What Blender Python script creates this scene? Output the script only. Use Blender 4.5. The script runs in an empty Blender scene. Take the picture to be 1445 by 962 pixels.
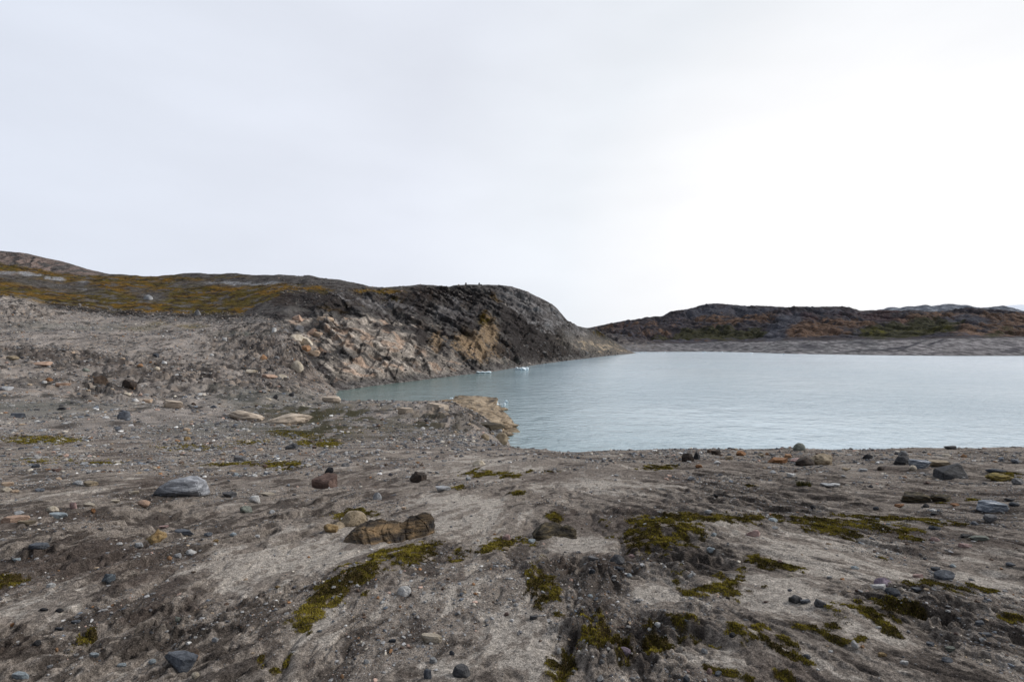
import bpy, bmesh, math, random
import numpy as np
from mathutils import Vector, Matrix, noise as mnoise

# ------------------------------------------------------------------ camera, sky, sun, exposure
SC = bpy.context.scene
COL = SC.collection
F, CX, HY, EYE = 722.5, 722.5, 481.0, 1.65      # 18 mm lens on 36 mm; pixels of the photograph
LAKE = -13.0 + EYE
R = math.radians
cam_d = bpy.data.cameras.new('camera'); cam_d.lens = 18; cam_d.sensor_width = 36
cam_d.clip_start = 0.05; cam_d.clip_end = 30000
cam = bpy.data.objects.new('camera', cam_d); COL.objects.link(cam)
cam.location = (0, 0, EYE); cam.rotation_euler = (R(90), 0, 0)
SC.camera = cam
SC.cycles.use_denoising = True; SC.cycles.denoiser = 'OPENIMAGEDENOISE'; SC.cycles.denoising_input_passes = 'RGB_ALBEDO_NORMAL'; SC.cycles.denoising_prefilter = 'ACCURATE'

SUN_AZ, SUN_EL = 82.0, 34.0                      # right of the view direction, above the horizon
SUN_DIR = Vector((math.sin(R(SUN_AZ)) * math.cos(R(SUN_EL)), math.cos(R(SUN_AZ)) * math.cos(R(SUN_EL)), math.sin(R(SUN_EL))))
sl = bpy.data.lights.new('sun', 'SUN'); sl.energy = 2.3; sl.angle = R(16); sl.color = (1, .965, .92)
sun = bpy.data.objects.new('sun', sl); COL.objects.link(sun)
sun.rotation_euler = SUN_DIR.to_track_quat('Z', 'Y').to_euler(); sun.location = (60, 60, 120)

world = bpy.data.worlds.new('World'); SC.world = world; world.use_nodes = True
def node(nt, t, **k):
    n = nt.nodes.new(t)
    for a, b in k.items():
        if a.startswith('i_'):
            n.inputs[a[2:].replace('_', ' ')].default_value = b
        else:
            setattr(n, a, b)
    return n
def sky():
    nt = world.node_tree; nt.nodes.clear(); L = nt.links.new
    tc = node(nt, 'ShaderNodeTexCoord')
    st = node(nt, 'ShaderNodeTexSky'); st.sky_type = 'NISHITA'; st.sun_disc = False
    st.sun_elevation = R(SUN_EL); st.sun_rotation = R(SUN_AZ); st.dust_density = 4; st.air_density = 1.0
    # cloud deck: lavender grey, white low right; unseen rear darkened to shape ground light
    sep = node(nt, 'ShaderNodeSeparateXYZ'); L(tc.outputs['Generated'], sep.inputs[0])
    dot = node(nt, 'ShaderNodeVectorMath', operation='DOT_PRODUCT'); dot.inputs[1].default_value = Vector((math.sin(R(34)), math.cos(R(34)), .10)).normalized()
    L(tc.outputs['Generated'], dot.inputs[0])
    r1 = node(nt, 'ShaderNodeValToRGB'); e = r1.color_ramp.elements
    e[0].position = 0.0; e[0].color = (.20, .225, .27, 1); e[1].position = 1.0; e[1].color = (1.10, 1.10, 1.10, 1)
    for p_, c_ in ((.44, (.40, .44, .515)), (.58, (.78, .83, .935)), (.85, (.815, .85, .935)), (.94, (.90, .935, .985)), (.98, (1.03, 1.03, 1.04))):
        m = r1.color_ramp.elements.new(p_); m.color = (*c_, 1)
    rm = node(nt, 'ShaderNodeMapRange'); rm.inputs['From Min'].default_value = -1; L(dot.outputs['Value'], rm.inputs['Value']); L(rm.outputs[0], r1.inputs[0])
    nz = node(nt, 'ShaderNodeTexNoise', i_Scale=1.6, i_Detail=5.0, i_Roughness=.5)
    mp = node(nt, 'ShaderNodeMapping'); mp.inputs['Scale'].default_value = (1, 1, 3.2); L(tc.outputs['Generated'], mp.inputs[0]); L(mp.outputs[0], nz.inputs['Vector'])
    mr = node(nt, 'ShaderNodeMapRange'); mr.inputs['From Min'].default_value = .3; mr.inputs['From Max'].default_value = .7
    mr.inputs['To Min'].default_value = .92; mr.inputs['To Max'].default_value = 1.05; L(nz.outputs['Fac'], mr.inputs['Value'])
    mul = node(nt, 'ShaderNodeVectorMath', operation='SCALE'); L(r1.outputs[0], mul.inputs[0]); L(mr.outputs[0], mul.inputs['Scale'])
    sc = node(nt, 'ShaderNodeVectorMath', operation='SCALE'); sc.inputs['Scale'].default_value = 10.0; L(mul.outputs[0], sc.inputs[0])
    mix = node(nt, 'ShaderNodeMix', data_type='RGBA'); mix.inputs[0].default_value = .04
    L(sc.outputs[0], mix.inputs[6]); L(st.outputs[0], mix.inputs[7])
    bg = node(nt, 'ShaderNodeBackground'); bg.inputs['Strength'].default_value = .1; L(mix.outputs[2], bg.inputs[0])
    out = node(nt, 'ShaderNodeOutputWorld'); L(bg.outputs[0], out.inputs[0])
sky()
vs = SC.view_settings; vs.view_transform = 'Standard'; vs.look = 'None'; vs.gamma = 1; vs.exposure = 0.0; vs.use_curve_mapping = False

# ------------------------------------------------------------------ helpers: noise, masks
rng = np.random.default_rng(11)
def _h(ix, iy, iz, s):
    h = (ix.astype(np.uint32) * np.uint32(374761393) + iy.astype(np.uint32) * np.uint32(668265263)
         + iz.astype(np.uint32) * np.uint32(2246822519) + np.uint32(s * 3266489917 & 0xffffffff))
    h = (h ^ (h >> np.uint32(13))) * np.uint32(1274126177)
    h = (h ^ (h >> np.uint32(16))) * np.uint32(2654435761)
    return h ^ (h >> np.uint32(15))
def n2(x, y, s=0):
    x0 = np.floor(x).astype(np.int64); y0 = np.floor(y).astype(np.int64); fx = x - x0; fy = y - y0
    u = fx * fx * fx * (fx * (fx * 6 - 15) + 10); v = fy * fy * fy * (fy * (fy * 6 - 15) + 10); z = np.zeros_like(x0)
    def g(i, j):
        a = _h(x0 + i, y0 + j, z, s).astype(np.float64) * (2 * np.pi / 4294967296.0)
        return np.cos(a) * (fx - i) + np.sin(a) * (fy - j)
    a = g(0, 0); b = g(1, 0); c = g(0, 1); d = g(1, 1)
    return 1.5 * ((a + (b - a) * u) * (1 - v) + (c + (d - c) * u) * v)
def n3(x, y, z, s=0):
    x0 = np.floor(x).astype(np.int64); y0 = np.floor(y).astype(np.int64); z0 = np.floor(z).astype(np.int64)
    fx = x - x0; fy = y - y0; fz = z - z0
    u = fx * fx * (3 - 2 * fx); v = fy * fy * (3 - 2 * fy); w = fz * fz * (3 - 2 * fz)
    def g(i, j, k):
        h = _h(x0 + i, y0 + j, z0 + k, s); 
        a = (h & np.uint32(1023)).astype(np.float64) / 511.5 - 1; b = ((h >> np.uint32(10)) & np.uint32(1023)).astype(np.float64) / 511.5 - 1
        c = ((h >> np.uint32(20)) & np.uint32(1023)).astype(np.float64) / 511.5 - 1
        return a * (fx - i) + b * (fy - j) + c * (fz - k)
    l = lambda a, b, t: a + (b - a) * t
    return 1.3 * l(l(l(g(0,0,0), g(1,0,0), u), l(g(0,1,0), g(1,1,0), u), v), l(l(g(0,0,1), g(1,0,1), u), l(g(0,1,1), g(1,1,1), u), v), w)
def ss(a, b, x):
    t = np.clip((x - a) / (b - a), 0, 1); return t * t * (3 - 2 * t)
def ell(px, py, c, soft=.35):            # soft ellipse (cx, cy, a, b, rot): 1 inside, 0 outside
    cx, cy, a, b, rot = c; t = R(rot); dx = px - cx; dy = py - cy
    u = (dx * math.cos(t) + dy * math.sin(t)) / a; v = (-dx * math.sin(t) + dy * math.cos(t)) / b
    return 1 - ss(1 - soft, 1 + soft, np.sqrt(u * u + v * v))
def ells(px, py, cs, soft=.4):
    m = np.zeros_like(px)
    for c in cs: m = np.maximum(m, ell(px, py, c[:5], soft) * (c[5] if len(c) > 5 else 1))
    return m
def mixc(c, col, m):
    return c + (np.asarray(col) - c) * m[..., None]

# ------------------------------------------------------------------ helpers: sheets of terrain
def kn(d, px):
    k = sorted(d); return np.interp(px, k, [d[i] for i in k])
def smooth_cols(a, px, s):
    if s <= 0: return a
    g = np.arange(px.min(), px.max() + 1, 2.0); b = np.interp(g, px, a)
    k = np.arange(-int(3 * s / 2) - 1, int(3 * s / 2) + 2) * 2.0; w = np.exp(-k * k / (2 * s * s)); w /= w.sum()
    b = np.convolve(np.pad(b, len(k) // 2, mode='edge'), w, 'valid'); return np.interp(px, g, b)
class Line:
    def __init__(s, Y, y=None, z=None, sm=8, X=None): s.Y, s.y, s.z, s.sm, s.X = Y, y, z, sm, X
def sheet(lines, rows, px):
    u = (px - CX) / F; Ys, Zs, Xs = [], [], []
    for l in lines:
        Y = kn(l.Y, px) if isinstance(l.Y, dict) else np.full_like(px, float(l.Y))
        Z = -(kn(l.y, px) - HY) / F * Y if l.y is not None else (kn(l.z, px) if isinstance(l.z, dict) else np.full_like(px, float(l.z)))
        Y = smooth_cols(Y, px, l.sm * 2); Z = smooth_cols(Z, px, l.sm)
        X = u * (Y if l.X is None else l.X)
        Ys.append(Y); Zs.append(Z + EYE); Xs.append(X)
    P = np.stack([np.array(Xs), np.array(Ys), np.array(Zs)], -1)       # K, n, 3
    d = np.diff(P, axis=0); m = np.zeros_like(P)
    a, b = d[:-1], d[1:]; ok = a * b > 0
    m[1:-1] = np.where(ok, 2 * a * b / np.where(ok, a + b, 1), 0); m[0] = d[0]; m[-1] = d[-1]
    out = []
    for k, n in enumerate(rows):
        t = (np.arange(n) / n)[:, None, None]
        out.append((2*t**3 - 3*t**2 + 1) * P[k] + (t**3 - 2*t**2 + t) * m[k] + (-2*t**3 + 3*t**2) * P[k+1] + (t**3 - t**2) * m[k+1])
    out.append(P[-1:]); return np.concatenate(out, 0)
def columns(step, lo=-1300, hi=2750):
    a = np.arange(-70, 1516, step); l = -70 - np.geomspace(4, -70 - lo, 60)[::-1]; h = a[-1] + np.geomspace(4, hi - a[-1], 60)
    return np.concatenate([l, a, h])
def proj(P):
    Y = np.maximum(P[..., 1], .05); return P[..., 0] / Y * F + CX, HY - (P[..., 2] - EYE) / Y * F
def grid_mesh(name, P, mat, col=None, fac=None):
    r, c = P.shape[:2]; me = bpy.data.meshes.new(name); n = r * c
    me.vertices.add(n); me.vertices.foreach_set('co', P.reshape(-1).astype(np.float32))
    i = np.arange(n).reshape(r, c); q = np.stack([i[:-1, :-1], i[:-1, 1:], i[1:, 1:], i[1:, :-1]], -1).reshape(-1, 4)
    me.loops.add(q.size); me.loops.foreach_set('vertex_index', q.reshape(-1).astype(np.int32))
    me.polygons.add(len(q)); me.polygons.foreach_set('loop_start', np.arange(0, q.size, 4, dtype=np.int32))
    me.polygons.foreach_set('use_smooth', np.ones(len(q), bool))
    me.update(calc_edges=True)
    if col is not None:
        at = me.color_attributes.new('albedo', 'FLOAT_COLOR', 'POINT')
        at.data.foreach_set('color', np.concatenate([col.reshape(-1, 3), (np.ones((n, 1)) if fac is None else fac.reshape(-1, 1))], 1).astype(np.float32).reshape(-1))
    me.materials.append(mat); o = bpy.data.objects.new(name, me); COL.objects.link(o); return o
def tri_mesh(name, V, T, mat, col=None, smooth=False):
    me = bpy.data.meshes.new(name); me.vertices.add(len(V)); me.vertices.foreach_set('co', V.astype(np.float32).reshape(-1))
    me.loops.add(T.size); me.loops.foreach_set('vertex_index', T.astype(np.int32).reshape(-1))
    me.polygons.add(len(T)); me.polygons.foreach_set('loop_start', np.arange(0, T.size, 3, dtype=np.int32))
    me.polygons.foreach_set('use_smooth', np.full(len(T), smooth)); me.update(calc_edges=True)
    if col is not None:
        at = me.color_attributes.new('albedo', 'FLOAT_COLOR', 'POINT')
        at.data.foreach_set('color', np.concatenate([col, np.ones((len(V), 1))], 1).astype(np.float32).reshape(-1))
    me.materials.append(mat); o = bpy.data.objects.new(name, me); COL.objects.link(o); return o
def normals(P):
    du = np.gradient(P, axis=1); dv = np.gradient(P, axis=0); n = np.cross(du, dv)
    return n / np.maximum(np.linalg.norm(n, axis=-1, keepdims=True), 1e-9)

# ------------------------------------------------------------------ materials
def bsdf(mat, rough=.9, spec=.2):
    mat.use_nodes = True; b = mat.node_tree.nodes['Principled BSDF']; b.inputs['Roughness'].default_value = rough
    b.inputs['Specular IOR Level'].default_value = spec; return mat.node_tree, b
def terrain_mat(name, scales, bumps, speck=.35, rough=.92):
    """albedo from the terrain's own surface attribute, broken up by world-sized grain; bump at two sizes"""
    mat = bpy.data.materials.new(name); nt, b = bsdf(mat, rough, .06); L = nt.links.new
    at = node(nt, 'ShaderNodeAttribute', attribute_name='albedo'); tc = node(nt, 'ShaderNodeTexCoord')
    prev = None; col = at.outputs['Color']
    for k, (s, bu) in enumerate(zip(scales, bumps)):
        nz = node(nt, 'ShaderNodeTexNoise', i_Scale=s, i_Detail=4.0, i_Roughness=.65); L(tc.outputs['Object'], nz.inputs['Vector'])
        mr = node(nt, 'ShaderNodeMapRange'); mr.inputs['From Min'].default_value = .3; mr.inputs['From Max'].default_value = .7
        mr.inputs['To Min'].default_value = 1 - speck; mr.inputs['To Max'].default_value = 1 + speck; L(nz.outputs['Fac'], mr.inputs['Value'])
        m = node(nt, 'ShaderNodeVectorMath', operation='SCALE'); L(col, m.inputs[0]); L(mr.outputs[0], m.inputs['Scale']); col = m.outputs[0]
        bp = node(nt, 'ShaderNodeBump', i_Strength=.9, i_Distance=bu); L(nz.outputs['Fac'], bp.inputs['Height'])
        if prev: L(prev.outputs[0], bp.inputs['Normal'])
        prev = bp
    vo = node(nt, 'ShaderNodeTexVoronoi', i_Scale=scales[-1] * .8); L(tc.outputs['Object'], vo.inputs['Vector'])
    hs = node(nt, 'ShaderNodeSeparateColor'); L(vo.outputs['Color'], hs.inputs[0])
    mr = node(nt, 'ShaderNodeMapRange'); mr.inputs['To Min'].default_value = .72; mr.inputs['To Max'].default_value = 1.3; L(hs.outputs[0], mr.inputs['Value'])
    m = node(nt, 'ShaderNodeVectorMath', operation='SCALE'); L(col, m.inputs[0]); L(mr.outputs[0], m.inputs['Scale'])
    L(m.outputs[0], b.inputs['Base Color']); L(prev.outputs[0], b.inputs['Normal']); return mat
def attr_mat(name, rough=.85, spec=.25, bump=0, scale=40):
    mat = bpy.data.materials.new(name); nt, b = bsdf(mat, rough, spec); L = nt.links.new
    at = node(nt, 'ShaderNodeAttribute', attribute_name='albedo'); tc = node(nt, 'ShaderNodeTexCoord')
    nz = node(nt, 'ShaderNodeTexNoise', i_Scale=scale, i_Detail=3.0); L(tc.outputs['Object'], nz.inputs['Vector'])
    mr = node(nt, 'ShaderNodeMapRange'); mr.inputs['To Min'].default_value = .6; mr.inputs['To Max'].default_value = 1.4; L(nz.outputs['Fac'], mr.inputs['Value'])
    m = node(nt, 'ShaderNodeVectorMath', operation='SCALE'); L(at.outputs['Color'], m.inputs[0]); L(mr.outputs[0], m.inputs['Scale'])
    L(m.outputs[0], b.inputs['Base Color'])
    if bump:
        bp = node(nt, 'ShaderNodeBump', i_Strength=.7, i_Distance=bump); L(nz.outputs['Fac'], bp.inputs['Height']); L(bp.outputs[0], b.inputs['Normal'])
    return mat
def rock_mat(name, c1, c2, c3=None, band=0., rough=.8, scale=5., bump=.05):
    """two or three rock colours in mottles, or in bands when band > 0"""
    mat = bpy.data.materials.new(name); nt, b = bsdf(mat, rough, .3); L = nt.links.new
    tc = node(nt, 'ShaderNodeTexCoord'); src = tc.outputs['Generated']
    mp = node(nt, 'ShaderNodeMapping'); mp.inputs['Rotation'].default_value = (.3, -1.0, .5) if name == 'stained_brown_bedrock' else (.5, .7, .4)
    mp.inputs['Scale'].default_value = (1, 1, 1 + 4 * band); L(src, mp.inputs[0])
    n1 = node(nt, 'ShaderNodeTexNoise', i_Scale=scale * (.6 if band else 1), i_Detail=8.0, i_Roughness=.65); L(mp.outputs[0], n1.inputs['Vector'])
    rp = node(nt, 'ShaderNodeValToRGB'); e = rp.color_ramp.elements
    e[0].position = .36; e[0].color = (*c1, 1); e[1].position = .62; e[1].color = (*c2, 1)
    if c3:
        m = rp.color_ramp.elements.new(.5); m.color = (*c3, 1)
    L(n1.outputs['Fac'], rp.inputs[0])
    n2_ = node(nt, 'ShaderNodeTexNoise', i_Scale=scale * 9, i_Detail=4.0, i_Roughness=.7); L(src, n2_.inputs['Vector'])
    mr = node(nt, 'ShaderNodeMapRange'); mr.inputs['From Min'].default_value = .3; mr.inputs['From Max'].default_value = .7
    mr.inputs['To Min'].default_value = .65; mr.inputs['To Max'].default_value = 1.35; L(n2_.outputs['Fac'], mr.inputs['Value'])
    m = node(nt, 'ShaderNodeVectorMath', operation='SCALE'); L(rp.outputs[0], m.inputs[0]); L(mr.outputs[0], m.inputs['Scale'])
    L(m.outputs[0], b.inputs['Base Color'])
    bp = node(nt, 'ShaderNodeBump', i_Strength=.8, i_Distance=bump); L(n1.outputs['Fac'], bp.inputs['Height'])
    b2 = node(nt, 'ShaderNodeBump', i_Strength=.5, i_Distance=bump * .25); L(n2_.outputs['Fac'], b2.inputs['Height']); L(bp.outputs[0], b2.inputs['Normal'])
    L(b2.outputs[0], b.inputs['Normal']); return mat
M_GROUND = terrain_mat('silty_moraine', (20., 80., 260.), (.03, .016, .007), .38)
M_HILL = terrain_mat('weathered_bedrock', (.35, 2.2), (.7, .18), .34)
M_FAR = terrain_mat('distant_tundra', (.05, .4), (3., .6), .30)
M_RIDGE = terrain_mat('distant_rock', (.01, .05), (12., 4.), .25)
M_GRAVEL = attr_mat('mixed_gravel', .85, .25, .01, 60)
M_MOSS = attr_mat('moss', .95, .05, 0, 25)

# ------------------------------------------------------------------ the near ground: beach bank on the right, scree slope on the left
px_g = columns(1.5)
def cst(v): return {-1300: v, 2750: v}
base_Y = {-1300: 190, 0: 170, 100: 175, 200: 180, 300: 178, 370: 172, 400: 165, 440: 140, 480: 132, 520: 143, 560: 156, 600: 171, 640: 188, 700: 218, 760: 280, 800: 335, 840: 400, 870: 480, 900: 520, 2750: 560}
base_z = {}
for k_, v_ in {-1300: 424, 0: 434, 60: 437, 100: 441, 150: 447, 200: 450, 260: 450, 300: 452, 340: 452, 370: 452, 400: 462, 420: 485, 440: 518, 460: 541, 475: 551}.items():
    base_z[k_] = -(v_ - HY) / F * float(np.interp(k_, sorted(base_Y), [base_Y[i] for i in sorted(base_Y)]))
for k_ in (490, 900): base_z[k_] = -13.6
base_z[2750] = -16
L_BASE = Line(base_Y, z=base_z, sm=5)
G_LINES = [
    Line(-300, z={-1300: 14, 700: 4, 2750: 2}, X=500, sm=60), Line(-14, z=-1.1, X=22, sm=60), Line(.7, z=-1.58, X=2.3, sm=60),
    Line(1.9, z=-1.61, X=2.35, sm=60),
    Line(2.45, z=-1.631), Line(3.3, z=-1.685), Line(4.9, z={-1300: -1.75, 0: -1.79, 500: -1.824, 2750: -1.84}),
    Line(7.5, z={-1300: -1.9, 0: -2.12, 500: -2.17, 2750: -2.18}),
    Line({-1300: 13, 600: 13, 760: 11.5, 2750: 11}, y={-1300: 645, 700: 650, 1445: 649, 2750: 648}),
    Line({-1300: 22, 600: 22, 680: 21, 730: 19, 770: 16.5, 2750: 16}, y={-1300: 618, 0: 620, 500: 623, 650: 626, 700: 630, 740: 633, 770: 636, 960: 636.5, 1100: 634, 1300: 631.5, 1445: 630.5, 2750: 629}, sm=6),
    Line({-1300: 34, 0: 35, 400: 38, 600: 44, 680: 46, 720: 45, 760: 32, 2750: 29}, z={-1300: -4, 0: -5.2, 200: -5.6, 400: -6.2, 480: -6.6, 640: -7.6, 690: -8.6, 720: -9.8, 760: -9.5, 2750: -8.4}, sm=6),
    Line({-1300: 62, 0: 65, 400: 75, 560: 82, 640: 86, 690: 76, 716: 68, 740: 56, 760: 46, 2750: 44}, z={-1300: -2, 0: -4.4, 200: -6.5, 400: -8.3, 480: -9.5, 560: -9.7, 640: -10.6, 700: -12.2, 722: -13.2, 740: -14, 2750: -14.5}, sm=5),
    Line({-1300: 95, 0: 100, 400: 105, 480: 106, 560: 112, 640: 112, 690: 100, 716: 86, 760: 66, 2750: 62}, z={-1300: 2, 0: -1.4, 200: -4.9, 400: -8.8, 440: -11.0, 470: -13.4, 500: -14.6, 560: -15, 640: -15, 715: -15.5, 2750: -17}, sm=5),
    L_BASE]
G_ROWS = [6, 24, 24, 30, 210, 230, 170, 130, 100, 90, 90, 70, 110]
G = sheet(G_LINES, G_ROWS, px_g)
GX, GY = G[..., 0].copy(), G[..., 1].copy()
gpx, gpy = proj(G)
NEAR_ROW = sum(G_ROWS[:3])
gpx[:NEAR_ROW] = px_g; gpy[:NEAR_ROW] = 1100
spc = .0021 * 1.7 * np.maximum(np.abs(GY), 1.5) + .25 * np.maximum(-GY, 0)        # vertex spacing, to drop octaves it cannot carry
def oct_(lam, amp, s, sx=1., sy=1., x=None, y=None):
    x = GX if x is None else x; y = GY if y is None else y
    return amp * np.clip(lam / spc / 2 - 1, 0, 1) * n2(x / (lam * sx), y / (lam * sy), s)
far = ss(18, 60, GY)
# run-off streaks: mostly away from the viewer, swinging sideways on the right
wx = GX + .12 * n2(GX / 1.1, GY / 1.1, 70) + .06 * n2(GX / .3, GY / .3, 71); wy = GY + .15 * n2(GX / 1.1 + 9, GY / 1.1, 72)
k_ = ss(-.5, 2.2, GX)[..., ]; ang = R(17) * (1 - k_) + R(142) * k_ * 1.0
ang_l = R(17.); ang_r = R(-42.)
sl_, tl_ = wx * math.cos(ang_l) - wy * math.sin(ang_l), wx * math.sin(ang_l) + wy * math.cos(ang_l)
sr_, tr_ = wx * math.cos(ang_r) - wy * math.sin(ang_r), wx * math.sin(ang_r) + wy * math.cos(ang_r)
def streak(lam, el, s):
    att = np.clip(lam / spc / 2 - 1, 0, 1)
    return att * (n2(sl_ / lam, tl_ / (lam * el), s) * (1 - k_) + n2(sr_ / lam, tr_ / (lam * el), s + 1) * k_)
grit = .30 * oct_(.09, 1, 170) + .30 * oct_(.045, 1, 171) + .22 * oct_(.022, 1, 172)
st1 = streak(.30, 3.2, 100) + .5 * grit; st2 = streak(.13, 3, 104) + .6 * grit; st3 = streak(.055, 2.6, 108) + .5 * grit
calm = ells(gpx, gpy, [(60, 862, 80, 20, -18), (400, 790, 130, 40, -20), (820, 757, 60, 14, 8), (650, 728, 70, 30, 0), (1165, 790, 90, 26, 10), (1100, 838, 80, 30, 15), (740, 915, 50, 60, 0),
    (445, 880, 45, 35, -35), (1000, 925, 60, 25, 20), (1390, 800, 60, 25, 12), (1260, 800, 60, 18, 10), (630, 940, 50, 20, 0), (920, 830, 40, 20, 20), (1240, 895, 60, 14, 10), (680, 660, 80, 20, 0, .6), (860, 690, 90, 25, 0, .7), (600, 870, 80, 40, -8, .55), (560, 930, 70, 25, 0, .4)], .6)
rough_l = ells(gpx, gpy, [(330, 855, 130, 45, -25), (110, 760, 150, 40, -15), (420, 735, 80, 30, -15), (20, 925, 70, 45, 0), (140, 830, 120, 18, -22), (200, 900, 120, 30, -25), (830, 800, 100, 22, 8), (960, 790, 90, 25, 10), (900, 900, 120, 40, 0), (1350, 870, 120, 30, 15), (1000, 700, 200, 30, 0, .6)], .7)
st_amp = (.35 + .9 * rough_l) * (1 - .75 * calm)
dz = np.zeros_like(GX)
for lam, amp, s in ((7, .10, 1), (3, .06, 2), (1.3, .035, 3)): dz += oct_(lam, amp, s)
for lam, amp, s in ((.55, .020, 4), (.24, .014, 5), (.11, .012, 6), (.05, .008, 7), (.024, .0042, 8)): dz += oct_(lam, amp, s) * (.42 + .75 * rough_l) * (1 - .35 * calm)
def crack(lam, el, s, wdt):           # drying and wash-out cracks: thin grooves along the zero line of a stretched noise
    n = streak(lam, el, s); att = np.clip(lam / spc / 4 - 1, 0, 1); return att * ss(wdt, 0, np.abs(n))
patch = ss(-.25, .25, n2(GX / .8, GY / .8, 130) + .6 * rough_l - .5 * calm)
dz -= (1 - far) * patch * (  .048 * crack(.34, 6, 120, .10) * ss(-.1, .3, n2(GX / .5, GY / .9, 131)) + .030 * crack(.16, 5, 124, .13) * ss(-.1, .2, n2(GX / .25, GY / .4, 132)) + .016 * crack(.08, 4, 128, .16)) * (.5 + .6 * rough_l)
pit = np.clip(.2 / spc / 6, 0, 1) * ss(.30, .55, streak(.10, 2.2, 134)) * ss(0, .3, n2(GX / .7, GY / .7, 135)); dz -= .016 * pit * (1 - far)
scarp = lambda n, w: ss(-w, w, n) - .5
dz += st_amp * (.040 * scarp(st1 + .03, .07) + .020 * scarp(st2, .08) + .009 * scarp(st3, .10) + .03 * st1) * (1 - far)
for lam, amp, s in ((38, 1.0, 21), (16, .6, 22), (7, .40, 23), (3., .28, 24), (1.4, .17, 25), (.8, .10, 26)): dz += far * oct_(lam, amp, s, 1.25, 1.) * (1 - .6 * ss(430, 560, gpx) * ss(25, 70, GY))
ribs = ells(gpx, gpy, [(90, 505, 130, 14, 6, .9), (250, 530, 130, 22, 8, .9), (380, 500, 80, 40, 10), (130, 545, 120, 10, 8, .8), (360, 540, 90, 16, 6, .8), (20, 440, 60, 16, 4), (640, 590, 60, 20, 10, .7), (430, 625, 60, 8, 0, .6)], .8)
rb = n2(GX / 3.2 + GY / 14, GY / 2.2 - GX / 9, 140); rb2 = n2(GX / 1.4 + GY / 5, GY / 1.1, 141)
dz += ribs * far * (.85 * (ss(-.05, .05, rb) - .5) + .5 * (ss(-.08, .08, rb2) - .5) + .55 * np.abs(n2(GX / 2.2, GY / 3, 142)))
# modelled forms of the foreground
def bump(cx, cy, a, b, rot, h, soft=.9): return h * ell(gpx, gpy, (cx, cy, a, b, rot), soft)
dz += bump(690, 815, 210, 26, -4, .05) + bump(535, 800, 90, 22, -25, .06, .6) + bump(800, 755, 70, 20, 0, -.03) + bump(850, 893, 70, 7, 2, .05, .6) + bump(880, 790, 90, 6, 4, -.04, .6)
dz += bump(1260, 738, 110, 11, 2, .05, .7) + bump(970, 750, 100, 10, -3, .05, .7) + bump(1065, 905, 50, 18, 18, .03) + bump(1240, 868, 70, 14, 6, .03)
for cx, cy, a, rot in ((1060, 710, 40, 12), (1135, 701, 50, 6), (1015, 678, 45, 5), (930, 705, 60, 8), (1250, 702, 45, 14), (170, 727, 120, -14), (90, 812, 110, -22), (200, 838, 90, -35), (350, 745, 60, -12), (330, 775, 70, -12), (1090, 786, 80, 10), (1400, 802, 35, 12), (840, 700, 60, 10)):
    dz += bump(cx, cy, a, 2.6, rot, -.035, .8)
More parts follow.
